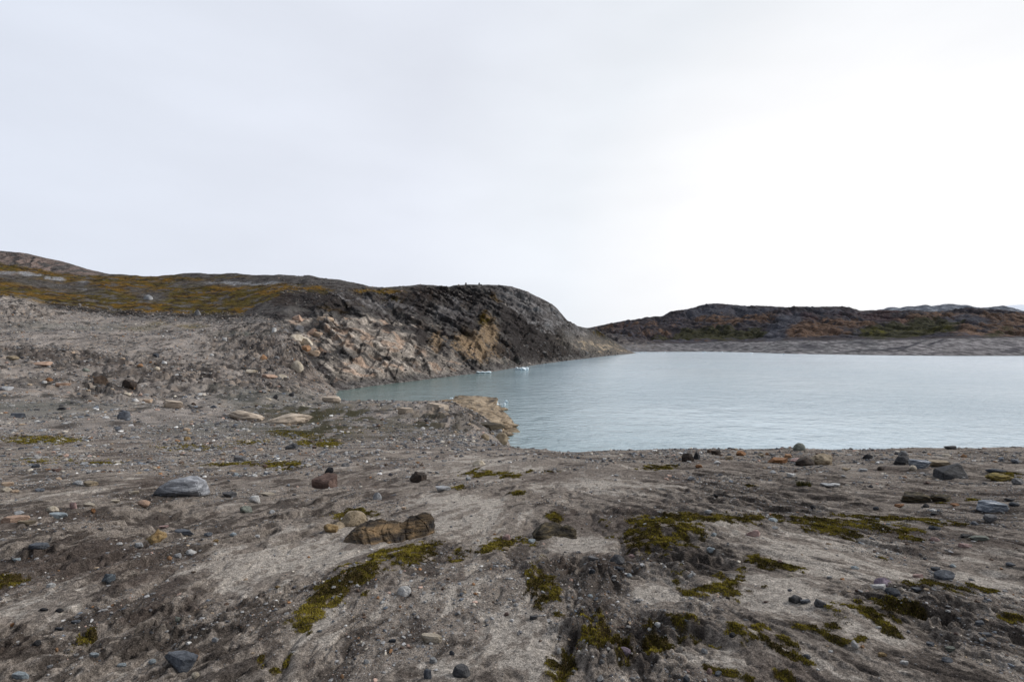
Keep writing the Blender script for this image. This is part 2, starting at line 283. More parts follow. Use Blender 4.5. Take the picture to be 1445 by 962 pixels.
# moss mats
MOSS = [(60, 621, 52, 6, 0), (435, 875, 44, 13, -42), (487, 835, 42, 17, -35), (545, 795, 50, 14, -28), (585, 778, 26, 14, -20), (500, 828, 50, 10, -30), (590, 768, 40, 5, -12), (370, 940, 12, 4, -40), (388, 944, 12, 4, -30), (407, 928, 12, 4, -45), (422, 915, 6, 3, 0), (368, 930, 7, 3, -35),
    (690, 764, 44, 7, -16), (745, 752, 14, 4, 0), (690, 668, 36, 4, 0), (647, 692, 8, 3, 0), (718, 675, 16, 3, 0), (730, 700, 12, 3, 0), (640, 770, 20, 5, -5, .7), (768, 828, 20, 22, -15), (785, 845, 10, 8, 0, .8), (830, 868, 50, 7, 0, .75), (855, 899, 30, 5, 0), (838, 905, 22, 9, 0), (925, 893, 18, 11, 20), (940, 905, 12, 9, 20),
    (975, 738, 95, 8, 0), (915, 750, 40, 9, 0), (950, 765, 45, 12, -18), (955, 778, 30, 8, 0), (1092, 733, 14, 4, 0), (1150, 738, 40, 6, 0), (1175, 747, 40, 7, 6), (1270, 733, 72, 6, 3), (1215, 740, 40, 6, 0), (1245, 746, 40, 6, 5), (1280, 757, 30, 3, 4), (900, 772, 14, 6, 0),
    (995, 833, 30, 8, 5), (1025, 830, 22, 12, 15), (1045, 815, 10, 10, 0), (978, 811, 8, 5, 0), (960, 812, 14, 6, 0), (1075, 797, 22, 6, 12), (1110, 804, 32, 5, 8), (1078, 823, 10, 9, 0, .55), (1060, 838, 14, 3, 25), (965, 885, 18, 10, 25), (978, 893, 26, 10, 22), (962, 898, 12, 6, 0), (1000, 905, 18, 8, 30), (1040, 903, 20, 10, 15), (1072, 902, 24, 14, 10), (1105, 908, 22, 8, 35), (1122, 920, 12, 4, 35), (1140, 893, 20, 4, 15), (1170, 905, 26, 4, 12), (1140, 932, 14, 4, 15), (1108, 925, 22, 5, 20), (1105, 952, 14, 5, 25),
    (1185, 880, 20, 15, 0), (1215, 868, 40, 6, 12), (1262, 858, 36, 5, 8), (1225, 872, 26, 6, 15), (1262, 868, 22, 7, 0), (1250, 888, 22, 6, 30), (1210, 856, 14, 3, 5), (1300, 870, 16, 3, 0), (1300, 823, 26, 6, 3), (1345, 829, 22, 6, 0), (1378, 823, 24, 5, 3), (1320, 817, 20, 4, 0), (1425, 863, 15, 7, 10), (1249, 783, 8, 4, 0), (1245, 782, 10, 3, 0), (1250, 893, 8, 3, 0), (1213, 906, 8, 4, 0),
    (790, 945, 16, 26, 10), (800, 928, 14, 8, 0), (912, 922, 20, 10, 0), (840, 914, 14, 6, -15), (880, 930, 12, 6, 0, .5), (1020, 945, 22, 8, 15), (1055, 955, 16, 6, 20), (10, 826, 24, 8, -15), (122, 903, 12, 7, -35), (137, 914, 8, 3, 0), (104, 918, 14, 4, -35), (1372, 704, 9, 3, 0), (1420, 673, 18, 4, 4), (480, 725, 22, 4, 0), (505, 722, 24, 5, 10), (530, 738, 10, 4, 0, .6),
    (330, 656, 60, 3, 0, .7), (400, 659, 26, 3, 0), (430, 626, 14, 4, 0), (462, 627, 18, 6, 0), (480, 607, 40, 5, 5, .75), (420, 614, 40, 4, 4, .7), (350, 623, 30, 3, -3, .7), (270, 630, 60, 5, 0, .55), (140, 651, 34, 4, 0, .6), (60, 648, 50, 4, 0, .5), (760, 666, 40, 3, 0, .6), (930, 661, 26, 2.5, -4), (1063, 684, 9, 2, 0), (785, 728, 10, 4, 0), (1320, 706, 24, 3, 0, .5), (640, 610, 40, 8, 0, .45), (690, 600, 26, 4, 15, .5)]
mst = streak(.16, 5, 150); mst2 = streak(.07, 4, 154)
edge = .22 * n2(GX / .3, GY / .3, 40) + .35 * n2(GX / .10, GY / .10, 41) + .22 * n2(GX / .04, GY / .04, 43) * np.clip(.04 / spc / 2, 0, 1) + .45 * mst + .4 * mst2
moss = np.zeros_like(GX)
for c in MOSS:
    moss = np.maximum(moss, ell(gpx, gpy, (c[0], c[1], c[2] * 1.12, c[3] * 1.18, c[4]), .95) * (c[5] if len(c) > 5 else 1))
moss_soft = ss(.38, .85, moss * .86 + 1.0 * edge * ss(.02, .35, moss) + .04)
moss = ss(.54, .72, moss * .86 + 1.15 * edge * ss(.02, .35, moss) + .03)
moss[:NEAR_ROW] *= 0
dz += moss * (.004 + .010 * n2(GX / .05, GY / .05, 45)) * np.clip(.1 / spc, 0, 1)
G[..., 2] += dz
# surface colours (dry silt, damp silt, gravelly soil, moss floor, scree)
def cc(r, g, b): return np.array([r, g, b])
lin = lambda v: np.where(np.asarray(v) / 255 <= .04045, np.asarray(v) / 255 / 12.92, ((np.asarray(v) / 255 + .055) / 1.055) ** 2.4)
SAND, SILT, DAMP, PEAT = cc(.450, .402, .350), cc(.268, .230, .196), cc(.088, .073, .063), cc(.035, .026, .021)
grit2 = .35 * oct_(.08, 1, 175) + .4 * oct_(.04, 1, 176) + .35 * oct_(.02, 1, 177)
cs1, cs2, cs3 = streak(.27, 3.5, 160), streak(.11, 3.2, 164), streak(.05, 2.5, 168)
damp = .56 + .45 * n2(GX / .9, GY / .9, 60) + .60 * cs1 + .6 * cs2 + .45 * cs3 + .55 * grit2 + .3 * n2(GX / .16, GY / .16, 61) + .22 * n2(GX / .05, GY / .05, 62) + .36 * rough_l - .80 * calm
C = np.broadcast_to(SILT, GX.shape + (3,)).copy()
C = mixc(C, SAND, ss(.24, -.14, damp)); C = mixc(C, DAMP, ss(.62, .92, damp) * .9)
C = mixc(C, cc(.105, .082, .070), ss(.15, .5, n2(GX / 1.6, GY / 1.6, 63) + .4 * cs2) * .6 * (1 - calm))
peat = ss(.55, .85, ells(gpx, gpy, [(18, 925, 44, 22, 0), (560, 945, 45, 7, -8), (640, 930, 22, 8, -20), (615, 940, 40, 8, -10), (1130, 884, 22, 5, 10), (480, 808, 40, 12, -10), (850, 800, 80, 6, 4)], .8) * (1 + 1.0 * n2(GX / .14, GY / .14, 64)) + .6 * edge)
C = mixc(C, PEAT * 1.5, peat * .65)
C = mixc(C, cc(.075, .054, .018), np.clip(.45 * moss_soft + .5 * moss, 0, .95))
ROCKD_ = cc(.045, .039, .036); mfar = ss(14, 40, GY)
sc_n = n2(GX / 9, GY / 22, 80) * .5 + .4 * n2(GX / 2.5, GY / 6, 81) + .5 * n2(GX / 1.0, GY / 2.0, 82) + .35 * n2(GX / .5, GY / .9, 89)
scree = cc(.225, .198, .176) * (1 + .75 * sc_n)[..., None]
scree = mixc(scree, cc(.048, .042, .038), ss(.12, .42, n2(GX / 3.4, GY / 7, 91) * .7 + .5 * n2(GX / 1.2, GY / 2.2, 92) + .42 * ribs - .04) * .88)
scree = mixc(scree, cc(.30, .245, .20), ss(.30, .50, n2(GX / 1.5, GY / 2.6, 93) + .5 * n2(GX / .7, GY / 1.1, 94) + .18 * ribs - .08) * .75)
C = C * (1 - mfar[..., None]) + scree * mfar[..., None] * (1 - moss[..., None] * .8) + mfar[..., None] * moss[..., None] * .8 * cc(.075, .055, .014)
C = mixc(C, cc(.125, .128, .112), ells(gpx, gpy, [(60, 575, 120, 16, 0), (330, 605, 110, 12, 0), (380, 566, 90, 12, 3), (100, 460, 110, 6, 0, .8), (360, 470, 60, 3, 0)], .6) * .75 * (.6 + .5 * n2(GX / 3, GY / 8, 83)))
wet = ells(gpx, gpy, [(440, 605, 90, 18, 0), (470, 580, 100, 10, 0), (560, 600, 90, 20, 0, .7), (400, 575, 60, 6, 3, .8)], .6) * ss(-.2, .15, n2(GX / 2.2, GY / 7, 84) + .5 * n2(GX / .8, GY / 2.4, 97) + .16)
C = mixc(C, cc(.042, .038, .018), wet * .9)
C = mixc(C, cc(.085, .07, .062), ells(gpx, gpy, [(90, 505, 110, 10, 6, .8), (250, 530, 120, 16, 6, .6), (400, 500, 70, 30, 10, .6), (130, 540, 90, 6, 8, .7)], .6) * ss(-.2, .25, n2(GX / 4, GY / 9, 85)))
C = mixc(C, cc(.26, .225, .195), ells(gpx, gpy, [(15, 437, 50, 8, 4), (25, 448, 40, 6, -4), (0, 444, 40, 7, 4), (60, 452, 20, 4, 0)], .5) * 1.3 * ss(-.1, .15, n2(GX / 2, GY / 3, 86) + .1))
C = mixc(C, cc(.13, .10, .03), ells(gpx, gpy, [(270, 457, 22, 3, 0), (225, 455, 16, 3, 0), (200, 462, 30, 3, 0, .6)], .6) * .6)
C = mixc(C, mixc(np.broadcast_to(cc(.20, .165, .14), C.shape).copy(), ROCKD_, ss(0, .3, n2(GX / 2, GY / 4, 95))), ss(382, 430, gpx) * ss(495, 475, gpx) * ss(86, 112, GY) * ss(-.2, .25, n2(GX / 4, GY / 9, 96) + .1) * .8)
C *= (1 + .22 * n2(GX / .03, GY / .03, 90) * np.clip(.03 / spc / 1.5, 0, 1))[..., None]
C = np.clip(C, .012, .6)
ground = grid_mesh('ground', G, M_GROUND, C); ground['kind'] = 'structure'

def at(px, py, lift=0.):                      # the nearest point of the ground that shows at a pixel of the photograph
    j = int(np.argmin(np.abs(px_g - px))); Pc = G[NEAR_ROW:, j]
    y = HY - (Pc[:, 2] - EYE) / Pc[:, 1] * F
    i = int(np.argmax(y <= py)); return Vector((float(Pc[i, 0]), float(Pc[i, 1]), float(Pc[i, 2]) + lift))
def ground_z(X, Y):
    px = X / max(Y, .1) * F + CX; j = int(np.argmin(np.abs(px_g - px))); Pc = G[NEAR_ROW:, j]
    return float(np.interp(Y, Pc[:, 1], Pc[:, 2]))

# ------------------------------------------------------------------ the hill: vegetated slope on the left, rock headland in the middle
px_h = columns(1.25, -1300, 1000); px_h = px_h[px_h < 930]
RID_y = {-1300: 300, -300: 340, 0: 357, 30: 360, 60: 366, 90: 373, 120: 382, 140: 387, 155: 391, 175: 391, 200: 392.5, 222: 394, 245: 391, 262: 389.5, 280: 388.5, 295: 390.5, 320: 389, 345: 391, 370: 392.5, 400: 392, 428: 391, 434: 390, 460: 394, 480: 396, 500: 400, 520: 405, 545: 407, 570: 404, 590: 402, 610: 403, 628: 406, 645: 403, 660: 402, 680: 402, 700: 402.5, 720: 404, 740: 410, 757: 418, 770: 424, 783: 432, 792: 442, 800: 452, 806: 456, 815: 460, 825: 462, 838: 464, 850: 470, 862: 478, 875: 487, 885: 494, 900: 499, 930: 500}
L0Y, L0y = base_Y, None
def shift(d, lo, dv): return {k: v + dv for k, v in d.items()}
H1Y = {-1300: 205, 0: 195, 200: 206, 300: 206, 370: 200, 400: 186, 440: 160, 480: 150, 560: 176, 640: 206, 700: 236, 760: 294, 800: 342, 840: 408, 870: 486, 900: 528, 930: 560}
H1y = {-1300: 418, 0: 421, 60: 431, 120: 437, 160: 443, 200: 443, 260: 446, 300: 446, 330: 447, 370: 446, 400: 452, 420: 465, 440: 485, 480: 508, 520: 505, 560: 503, 640: 497, 700: 496, 760: 495, 800: 495, 840: 494, 870: 498, 900: 503, 930: 506}
H2Y = {-1300: 270, 0: 255, 200: 265, 300: 262, 370: 240, 400: 216, 440: 190, 480: 180, 560: 205, 640: 238, 700: 262, 760: 312, 800: 352, 840: 418, 870: 492, 930: 570}
H2y = {-1300: 390, 0: 404, 100: 418, 200: 420, 300: 425, 370: 425, 400: 430, 420: 440, 440: 450, 480: 457, 560: 462, 600: 462, 640: 460, 700: 460, 760: 462, 800: 476, 840: 482, 870: 494, 900: 502, 930: 506}
H3Y = {-1300: 350, 0: 340, 200: 335, 370: 292, 400: 272, 440: 250, 480: 240, 560: 256, 640: 285, 700: 300, 760: 330, 800: 364, 840: 430, 870: 498, 930: 580}
H3y = {-1300: 350, 0: 380, 60: 388, 120: 396, 200: 401, 300: 404, 370: 405, 400: 408, 440: 413, 480: 419, 520: 426, 560: 428, 600: 423, 640: 423, 680: 423, 720: 425, 760: 436, 785: 452, 800: 463, 840: 472, 870: 490, 900: 501, 930: 505}
RIDY = {-1300: 430, 0: 420, 200: 400, 300: 370, 400: 340, 560: 320, 680: 330, 745: 345, 800: 380, 850: 442, 870: 504, 930: 590}
H_LINES = [Line({k: v - 3 for k, v in base_Y.items()}, z={k: v - 1.5 for k, v in base_z.items()}, sm=5), Line(H1Y, y=H1y, sm=5), Line(H2Y, y=H2y, sm=6), Line(H3Y, y=H3y, sm=6), Line(RIDY, y=RID_y, sm=2),
    Line({k: v + 60 for k, v in RIDY.items()}, z={k: -(v - HY) / F * float(np.interp(k, sorted(RIDY), [RIDY[i] for i in sorted(RIDY)])) - 9 for k, v in RID_y.items()}, sm=10),
    Line({k: v + 420 for k, v in RIDY.items()}, z=-20, sm=10)]
H = sheet(H_LINES, [130, 130, 110, 70, 24, 16], px_h)
hpx, hpy = proj(H); HX, HYY, HZ = H[..., 0], H[..., 1], H[..., 2]
nr = sum([130, 130, 110, 70]); rowt = np.arange(H.shape[0])[:, None] * np.ones((1, len(px_h)))
front = 1 - .93 * ss(nr - 34, nr - 6, rowt)
crag = np.maximum(ss(400, 475, hpx) * ss(402, 425, hpy + 12 * ss(560, 640, hpx)), .55 * ss(150, 60, hpx) * ss(392, 375, hpy))       # bare rock faces
crag = np.maximum(crag, ss(560, 640, hpx) * .9) * (1 - .6 * ss(800, 835, hpx))
# foliation dipping to the right, joints across it
a_ = R(-24); fs = (HX * math.sin(a_) * -1 + (HZ) * math.cos(a_)) ; ft = HX * math.cos(a_) + HZ * math.sin(a_)
fs = fs + 1.6 * n3(HX / 14, HYY / 14, HZ / 14, 301) + .5 * n3(HX / 4, HYY / 4, HZ / 4, 302)
lay = n2(fs / 2.6, ft / 30 + HYY / 60, 303); lay2 = n2(fs / 1.1, ft / 9 + HYY / 40, 304); jo = n2(ft / 5.5, fs / 9, 305)
lm_ = ss(-.25, .3, n3(HX / 20, HYY / 20, HZ / 12, 320)); vj = n2(HX / 6.5 + .12 * HZ, HZ / 26 + HYY / 50, 321); big_step = n3(HX / 13, HYY / 15, HZ / 7, 323); vj2 = n2(HX / 2.6 - .1 * HZ, HZ / 10, 322)
terr = (.6 + .9 * lm_) * (.9 * scarp(lay, .08) + .45 * scarp(lay2, .12)) + .9 * scarp(vj, .05) + .7 * scarp(big_step, .05) + .45 * scarp(vj2, .08) * (1 - .5 * lm_) + .6 * scarp(jo, .05)
blocks = .5 * n3(HX / 9, HYY / 9, HZ / 9, 306) + .7 * np.abs(n3(HX / 4, HYY / 4, HZ / 4, 307)) + .45 * n3(HX / 2, HYY / 2, HZ / 2, 308) + .25 * n3(HX / 1.0, HYY / 1.0, HZ / 1.0, 309)
out_ = crag * (1.5 * terr + 1.1 * blocks) * front
big = 2.2 * n3(HX / 36, HYY / 36, HZ / 36, 311) * front * (1 - ss(nr - 80, nr, rowt))
soft = (1 - crag) * (.9 * n2(HX / 14, HYY / 18, 312) + .5 * n2(HX / 5, HYY / 6, 313) + .28 * n2(HX / 2, HYY / 2.4, 314)) * (.5 + .5 * front)
crag *= ss(0, 60, rowt + 60 * ss(430, 520, hpx))
shore = ss(-13.4 + EYE, -10. + EYE, HZ) * .8 + .2
Nh = np.stack([np.full_like(HX, .05), np.full_like(HX, -.75), np.full_like(HX, .65)], -1)
H = H + Nh * ((out_ + big * .5) * shore)[..., None]; H[..., 2] += soft * shore
# low bank where the turf ends above the scree
edge_l = np.interp(px_h, sorted(H1y), [H1y[k] for k in sorted(H1y)])[None, :] + 1.6 * n2(HX / 9, HYY / 40, 316)
turfbank = ss(1.6, -1.6, hpy - edge_l) * ss(430, 395, hpx)
H[..., 2] += turfbank * 1.1
# colours
fx = lambda a, s, q=1.: n2(HX / a, (HYY + HZ * q) / a, s)
ROCK_D, ROCK_G, ROCK_P, ROCK_T, RUB = cc(.038, .032, .030), cc(.125, .115, .112), cc(.42, .365, .31), cc(.26, .18, .105), cc(.105, .096, .088)
VEG, VEG2, HEATH = cc(.125, .070, .006), cc(.078, .057, .004), cc(.022, .014, .010)
n_a = fx(22, 330); n_b = fx(7, 331); n_c = fx(2.4, 332); n_d = n2(fs / 1.5, ft / 11, 333); n_e = fx(.9, 334)
C = np.broadcast_to(RUB * .75, H.shape).copy()
C = mixc(C, ROCK_D, ss(.1, .4, n_b + .5 * n_c + .1)); C = mixc(C, ROCK_G, ss(.12, .5, n_c + .6 * n_e) * .6)
warp = 6 * n_b + 3 * n_c
# tundra turf on the left slope
pyw = hpy + warp * .45
vegm = ss(150, 110, hpx * 0 + np.interp(px_h, [-1300, 0, 60, 110, 150, 200, 255, 300, 350, 390, 440, 480, 520, 560, 600], [170, 140, 140, 140, 140, 140, 140, 140, 140, 140, 140, 140, 140, 140, 150])[None, :] * 0)
v_top = np.interp(px_h, [-1300, 0, 40, 80, 120, 160, 200, 260, 300, 340, 380, 410, 440, 480], [330, 374, 379, 386, 390, 391, 391.5, 393, 396, 404, 402, 401, 402, 408])[None, :]
v_bot = np.minimum(edge_l - .5, np.interp(px_h, [-1300, 300, 345, 370, 400, 430, 470, 480], [500, 500, 444, 430, 418, 413, 409, 405])[None, :])
vegm = ss(-1.5, 1.5, pyw - v_top) * ss(1.2, -1.2, hpy - v_bot) * ss(485, 470, hpx)
vegm *= 1 - ells(hpx, hpy + warp * .3, [(70, 404, 70, 6, 6, .9), (20, 392, 40, 6, 2, .9), (110, 411, 40, 5, 4, .8), (215, 421, 22, 9, 0, .95), (195, 413, 16, 5, 0, .7), (300, 402, 60, 4.5, 0, .85), (365, 400, 40, 5, 0, .8), (270, 405, 22, 4, 0, .7), (115, 402, 14, 3, 0)], .5)
vegm = np.maximum(vegm, ells(hpx, pyw, [(425, 409, 26, 3.2, 4), (448, 410, 22, 3, 4), (470, 434, 22, 2.5, 4, .8), (495, 431, 16, 3, 8, .8), (520, 411, 22, 3, 6, .9), (548, 411, 26, 3.4, -4, .95), (555, 423, 14, 3, 0, .8), (685, 450, 9, 9, 30, .9), (652, 433, 6, 5, 0, .6), (655, 467, 6, 6, 0, .6), (700, 420, 12, 3, 20, .5), (845, 470, 9, 4, 20, .7), (240, 391, 22, 2, 0, .8), (320, 393, 30, 2, 0, .6)], .5))
vc = mixc(mixc(np.broadcast_to(VEG, H.shape).copy(), VEG2, ss(-.2, .35, n_a + .5 * n_b + .6 * ells(hpx, hpy, [(300, 428, 70, 12, 0), (150, 425, 60, 8, 4)], .8))), HEATH, ss(.08, .38, n_c * .8 + n_b * .7 + .05) * .85)
vc = mixc(vc, ROCK_G * .8, ss(.28, .45, fx(9, 345) + .5 * n_c) * .8)
heath = ss(.0, .25, ells(hpx, hpy + warp * .3, [(460, 420, 90, 14, 4), (600, 418, 60, 12, 0), (400, 425, 30, 10, 0)], .8) * .4 - .12 + .3 * n_c)
C = mixc(C, HEATH * 1.15, heath * .8)
# upper left bluff: brown-pink bedrock
C = mixc(C, cc(.150, .115, .10) * 1.0, ss(170, 120, hpx + warp * 2) * ss(398, 384, hpy + warp * .3 - (hpx - 60) * .06) * ss(-.35, .1, n_d + .2 * n_c) * .85)
C = mixc(C, cc(.22, .165, .14), ells(hpx, hpy + warp * .2, [(42, 373, 24, 5, 4), (70, 380, 20, 4, 6), (25, 370, 22, 3, 4), (120, 386, 16, 2, 10), (10, 386, 30, 4, 0)], .7) * ss(-.05, .2, n_d) * .8)
C = mixc(C, vc, np.clip(vegm, 0, 1))
C = mixc(C, cc(.25, .25, .255), ells(hpx, hpy + warp * .15, [(38, 389, 13, 2.6, 6), (53, 391, 8, 1.4, 4), (82, 396, 10, 2.6, 0), (8, 388, 16, 2, 0, .7), (68, 395, 5, 1.4, 0), (118, 413, 8, 1.2, 4, .7), (325, 402, 34, 1.8, 0, .8), (382, 402, 12, 3, 0, .9), (362, 403, 8, 2.4, 0, .9), (118, 400, 9, 2, 0, .6)], .4) * ss(-.3, .05, n_e + .15))
# pale cliffs of the headland
pale = ells(hpx, hpy + warp * .35, [(420, 455, 26, 5, 3), (460, 453, 40, 3.5, 3), (530, 453, 70, 4, 3), (590, 458, 30, 3, 4), (430, 482, 26, 18, 10), (505, 478, 70, 22, 8), (560, 490, 60, 22, 10), (500, 517, 50, 14, 0), (570, 520, 70, 12, -6), (635, 505, 30, 12, 10, .7), (668, 497, 24, 9, 20, .7), (620, 522, 40, 9, -6, .9), (470, 530, 30, 8, 0, .7), (700, 512, 40, 6, -8, .6)], .8)
C = mixc(C, ROCK_P * .62, ss(.30, .70, pale + .35 * n_d + .25 * n_c - .08) * .9)
C = mixc(C, ROCK_P * 1.0, ss(.62, .95, pale * .8 + .45 * n_d + .4 * n_c + .25 * n_e - .02) * .9)
C = mixc(C, cc(.36, .24, .165), ss(.75, 1.0, pale * .8 + .8 * fx(5, 340)) * .55)
C = mixc(C, ROCK_D * .9, ss(.12, .30, n_d * .9 + .25 * fx(3, 341) - .02) * np.clip(pale, 0, 1) * .75)
och = ells(hpx, hpy + warp * .4, [(668, 488, 28, 20, 30), (690, 470, 14, 20, 20), (700, 495, 20, 12, 0), (645, 485, 10, 12, 0, .7), (615, 480, 14, 16, 0, .7), (780, 500, 24, 5, -5, .5)], .8)
C = mixc(C, ROCK_T, ss(.35, .8, och + .5 * n_c) * .75)
dk = ells(hpx, hpy + warp * .4, [(755, 475, 55, 22, 25), (740, 455, 40, 18, 30), (650, 420, 36, 16, 0, .7), (655, 455, 24, 18, 0, .7), (770, 495, 30, 8, 5, .8), (575, 432, 40, 12, 0, .8), (595, 470, 10, 24, 5, .8), (735, 495, 40, 14, 0, .9), (548, 462, 10, 8, 20, .8), (470, 424, 60, 14, 3, .9)], .7)
C = mixc(C, ROCK_D * .8, ss(.25, .65, dk + .35 * n_c) * .88)
gy_ = ells(hpx, hpy + warp * .4, [(740, 425, 50, 22, 35), (640, 440, 30, 20, 0, .7), (780, 450, 18, 20, 50), (520, 428, 50, 10, 8, .7), (565, 432, 30, 8, 10, .7), (815, 475, 20, 16, 30)], .7)
C = mixc(C, ROCK_G * .9, ss(.35, .8, gy_ + .4 * n_d + .2 * n_e) * .8)
C = mixc(C, cc(.22, .21, .205), ss(.5, .8, gy_ * .6 + .7 * n_d + .4 * n_e) * .6)
pt = ells(hpx, hpy, [(845, 488, 50, 12, 10), (880, 497, 30, 6, 5)], .8)
C = mixc(C, cc(.135, .118, .10), pt * .8); C = mixc(C, cc(.34, .27, .19), ss(.35, .55, pt * .4 + .6 * n_d + .4 * n_e - .12) * pt * .9)
lowm = ss(-9.5 + EYE, -12.6 + EYE, H[..., 2] - .8 * n_c) * ss(440, 470, hpx)
C = mixc(C, mixc(np.broadcast_to(cc(.20, .185, .172), H.shape).copy(), ROCK_D, ss(.0, .35, n_c + .5 * n_e + .1)), lowm * .55)
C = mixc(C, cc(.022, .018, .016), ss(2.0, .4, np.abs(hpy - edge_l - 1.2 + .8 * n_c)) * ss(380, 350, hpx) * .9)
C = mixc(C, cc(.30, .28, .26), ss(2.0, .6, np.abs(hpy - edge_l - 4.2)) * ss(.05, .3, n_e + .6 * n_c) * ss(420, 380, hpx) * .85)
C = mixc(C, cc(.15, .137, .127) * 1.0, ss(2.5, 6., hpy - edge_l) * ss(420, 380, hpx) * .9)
C = mixc(C, cc(.34, .30, .265), ells(hpx, hpy + warp * .25, [(10, 428, 46, 5, 5), (30, 434, 30, 4, 0), (-20, 424, 40, 5, 0), (5, 440, 40, 4, -3)], .5) * ss(-.15, .12, n_d + .4 * n_e + .05) * .85)
C = np.clip(C, .012, .55)
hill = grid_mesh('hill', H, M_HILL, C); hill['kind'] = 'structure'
def hill_at(px, py):
    j = int(np.argmin(np.abs(px_h - px))); Pc = H[:, j]; y = HY - (Pc[:, 2] - EYE) / Pc[:, 1] * F
    i = int(np.argmax(y <= py)); i = i if y.min() <= py else int(np.argmin(y)); return Vector([float(v) for v in Pc[i]])

# ------------------------------------------------------------------ hills across the lake
px_f = columns(1.25, -300, 2750); px_f = px_f[px_f > 740]
S_y = {740: 496.5, 900: 496.5, 1000: 496, 1050: 497, 1110: 499, 1170: 500, 1250: 501.3, 1340: 502, 1445: 502, 2750: 502}
S_Y = {k: 13.0 * F / (v - HY) for k, v in S_y.items()}
F1y = {740: 488, 840: 486, 900: 486, 940: 484, 975: 485, 1010: 482, 1060: 482.5, 1110: 480.5, 1160: 480.5, 1200: 479.5, 1260: 479.5, 1310: 479, 1330: 477.5, 1380: 477, 1445: 476, 2750: 474}
FR = {740: 474, 800: 469, 835: 462, 850: 459, 870: 455, 890: 452, 905: 450, 918: 447.5, 926: 446.5, 934: 447.5, 945: 442, 955: 439, 970: 436.5, 980: 434, 990: 431, 1003: 429, 1015: 429, 1030: 430.5, 1055: 432, 1075: 431.5, 1090: 432.5, 1110: 434, 1130: 432.8, 1150: 434, 1165: 433, 1190: 433.2, 1200: 434.5, 1208: 437, 1215: 439, 1225: 438, 1240: 438, 1260: 438.5, 1290: 439.5, 1320: 440.5, 1345: 439, 1360: 436.5, 1385: 436, 1400: 437.5, 1420: 439.5, 1445: 440.5, 1600: 436, 2000: 430, 2750: 432}
add = lambda d, v: {k: x + v for k, x in d.items()}
yo = lambda lo, t: {k: lo + (x - lo) * t for k, x in FR.items()}
F_LINES = [Line(add(S_Y, -25), z=-15.5, sm=6), Line(S_Y, z=-13., sm=6), Line(add(S_Y, 90), y=F1y, sm=6), Line(add(S_Y, 220), y=yo(479, .33), sm=6), Line(add(S_Y, 360), y=yo(479, .66), sm=6), Line(add(S_Y, 500), y=FR, sm=2), Line(add(S_Y, 620), z=30, sm=20), Line(add(S_Y, 1100), z=-18, sm=20)]
FF = sheet(F_LINES, [10, 60, 60, 70, 70, 14, 10], px_f)
fpx, fpy = proj(FF); X_, Y_, Z_ = FF[..., 0], FF[..., 1], FF[..., 2]
rw = np.arange(FF.shape[0])[:, None]; rr = 270
up = ss(70, 110, rw) * np.ones_like(X_); nl = 1 - ss(rr - 30, rr, rw)
fn = lambda a, s, q=1.: n2(X_ / a, Y_ / (a * q), s)
FF[..., 2] += up * ((6.5 * fn(75, 401, 1.2) + 3.2 * fn(30, 402)) * nl + (3.2 * np.abs(fn(12, 403)) + 1.6 * fn(6, 404)) * (.35 + .65 * nl)) + (1 - up) * ss(10, 22, rw) * (.5 * fn(25, 405, .5) + .25 * fn(8, 406))
gull = np.abs(fn(60, 407, 2.2) + .2 * fn(14, 408)); FF[..., 2] -= up * nl * 7. * ss(.22, .0, gull); rdg = n2(X_ / 40 + Y_ / 160, Y_ / 90, 409); FF[..., 2] += up * nl * 4. * scarp(rdg, .12)
a1, a2, a3, a4 = fn(45, 410, 1.4), fn(16, 411, 1.6), fn(6, 412, 2), fn(2.6, 413, 3)
w = 5 * a2 + 2.5 * a3
C = np.broadcast_to(cc(.052, .043, .042), FF.shape).copy()
C = mixc(C, cc(.062, .060, .068), ss(-.1, .25, a2 + .5 * a3) * .9)
C = mixc(C, cc(.032, .024, .026), ss(.08, .3, a3 + .5 * a4) * .7)
tan = ells(fpx, fpy + w * .8, [(1040, 455, 50, 4, -8), (1000, 450, 30, 3, 0), (1150, 464, 40, 10, 0), (1140, 470, 36, 6, 0), (1180, 458, 40, 5, 3), (1220, 458, 20, 4, 15), (1290, 452, 30, 4, -5), (1330, 447, 30, 4, -5), (1400, 448, 30, 4, 6), (1425, 458, 40, 7, -12), (1380, 470, 40, 4, 0), (1420, 470, 40, 4, 0), (900, 458, 40, 4, -6, .6), (930, 470, 40, 6, 0, .5), (1060, 448, 40, 3, -6, .6), (860, 465, 20, 6, 0, .6), (1500, 460, 60, 8, 0), (1290, 441, 40, 2, 0, .5)], .9)
C = mixc(C, cc(.140, .082, .048), ss(.32, .72, tan + .5 * a2 + .45 * a3 + .25 * a4) * .8)
red = ells(fpx, fpy + w * .6, [(1240, 448, 40, 6, 10), (1170, 440, 40, 4, 10, .7), (1130, 447, 30, 4, 10, .8), (890, 462, 30, 6, 0, .5), (1250, 440, 20, 4, 0)], .9)
C = mixc(C, cc(.065, .032, .028), ss(.3, .7, red + .3 * a3) * .5)
blu = ells(fpx, fpy + w * .6, [(1095, 468, 22, 14, -30), (1110, 455, 24, 10, -20), (1375, 455, 22, 8, 10), (1355, 452, 16, 7, 0), (1050, 438, 60, 6, 3, .8), (1000, 440, 40, 8, 0, .8), (1180, 440, 50, 4, 3, .7)], .8)
C = mixc(C, cc(.075, .074, .082), ss(.35, .75, blu + .3 * a3) * .85)
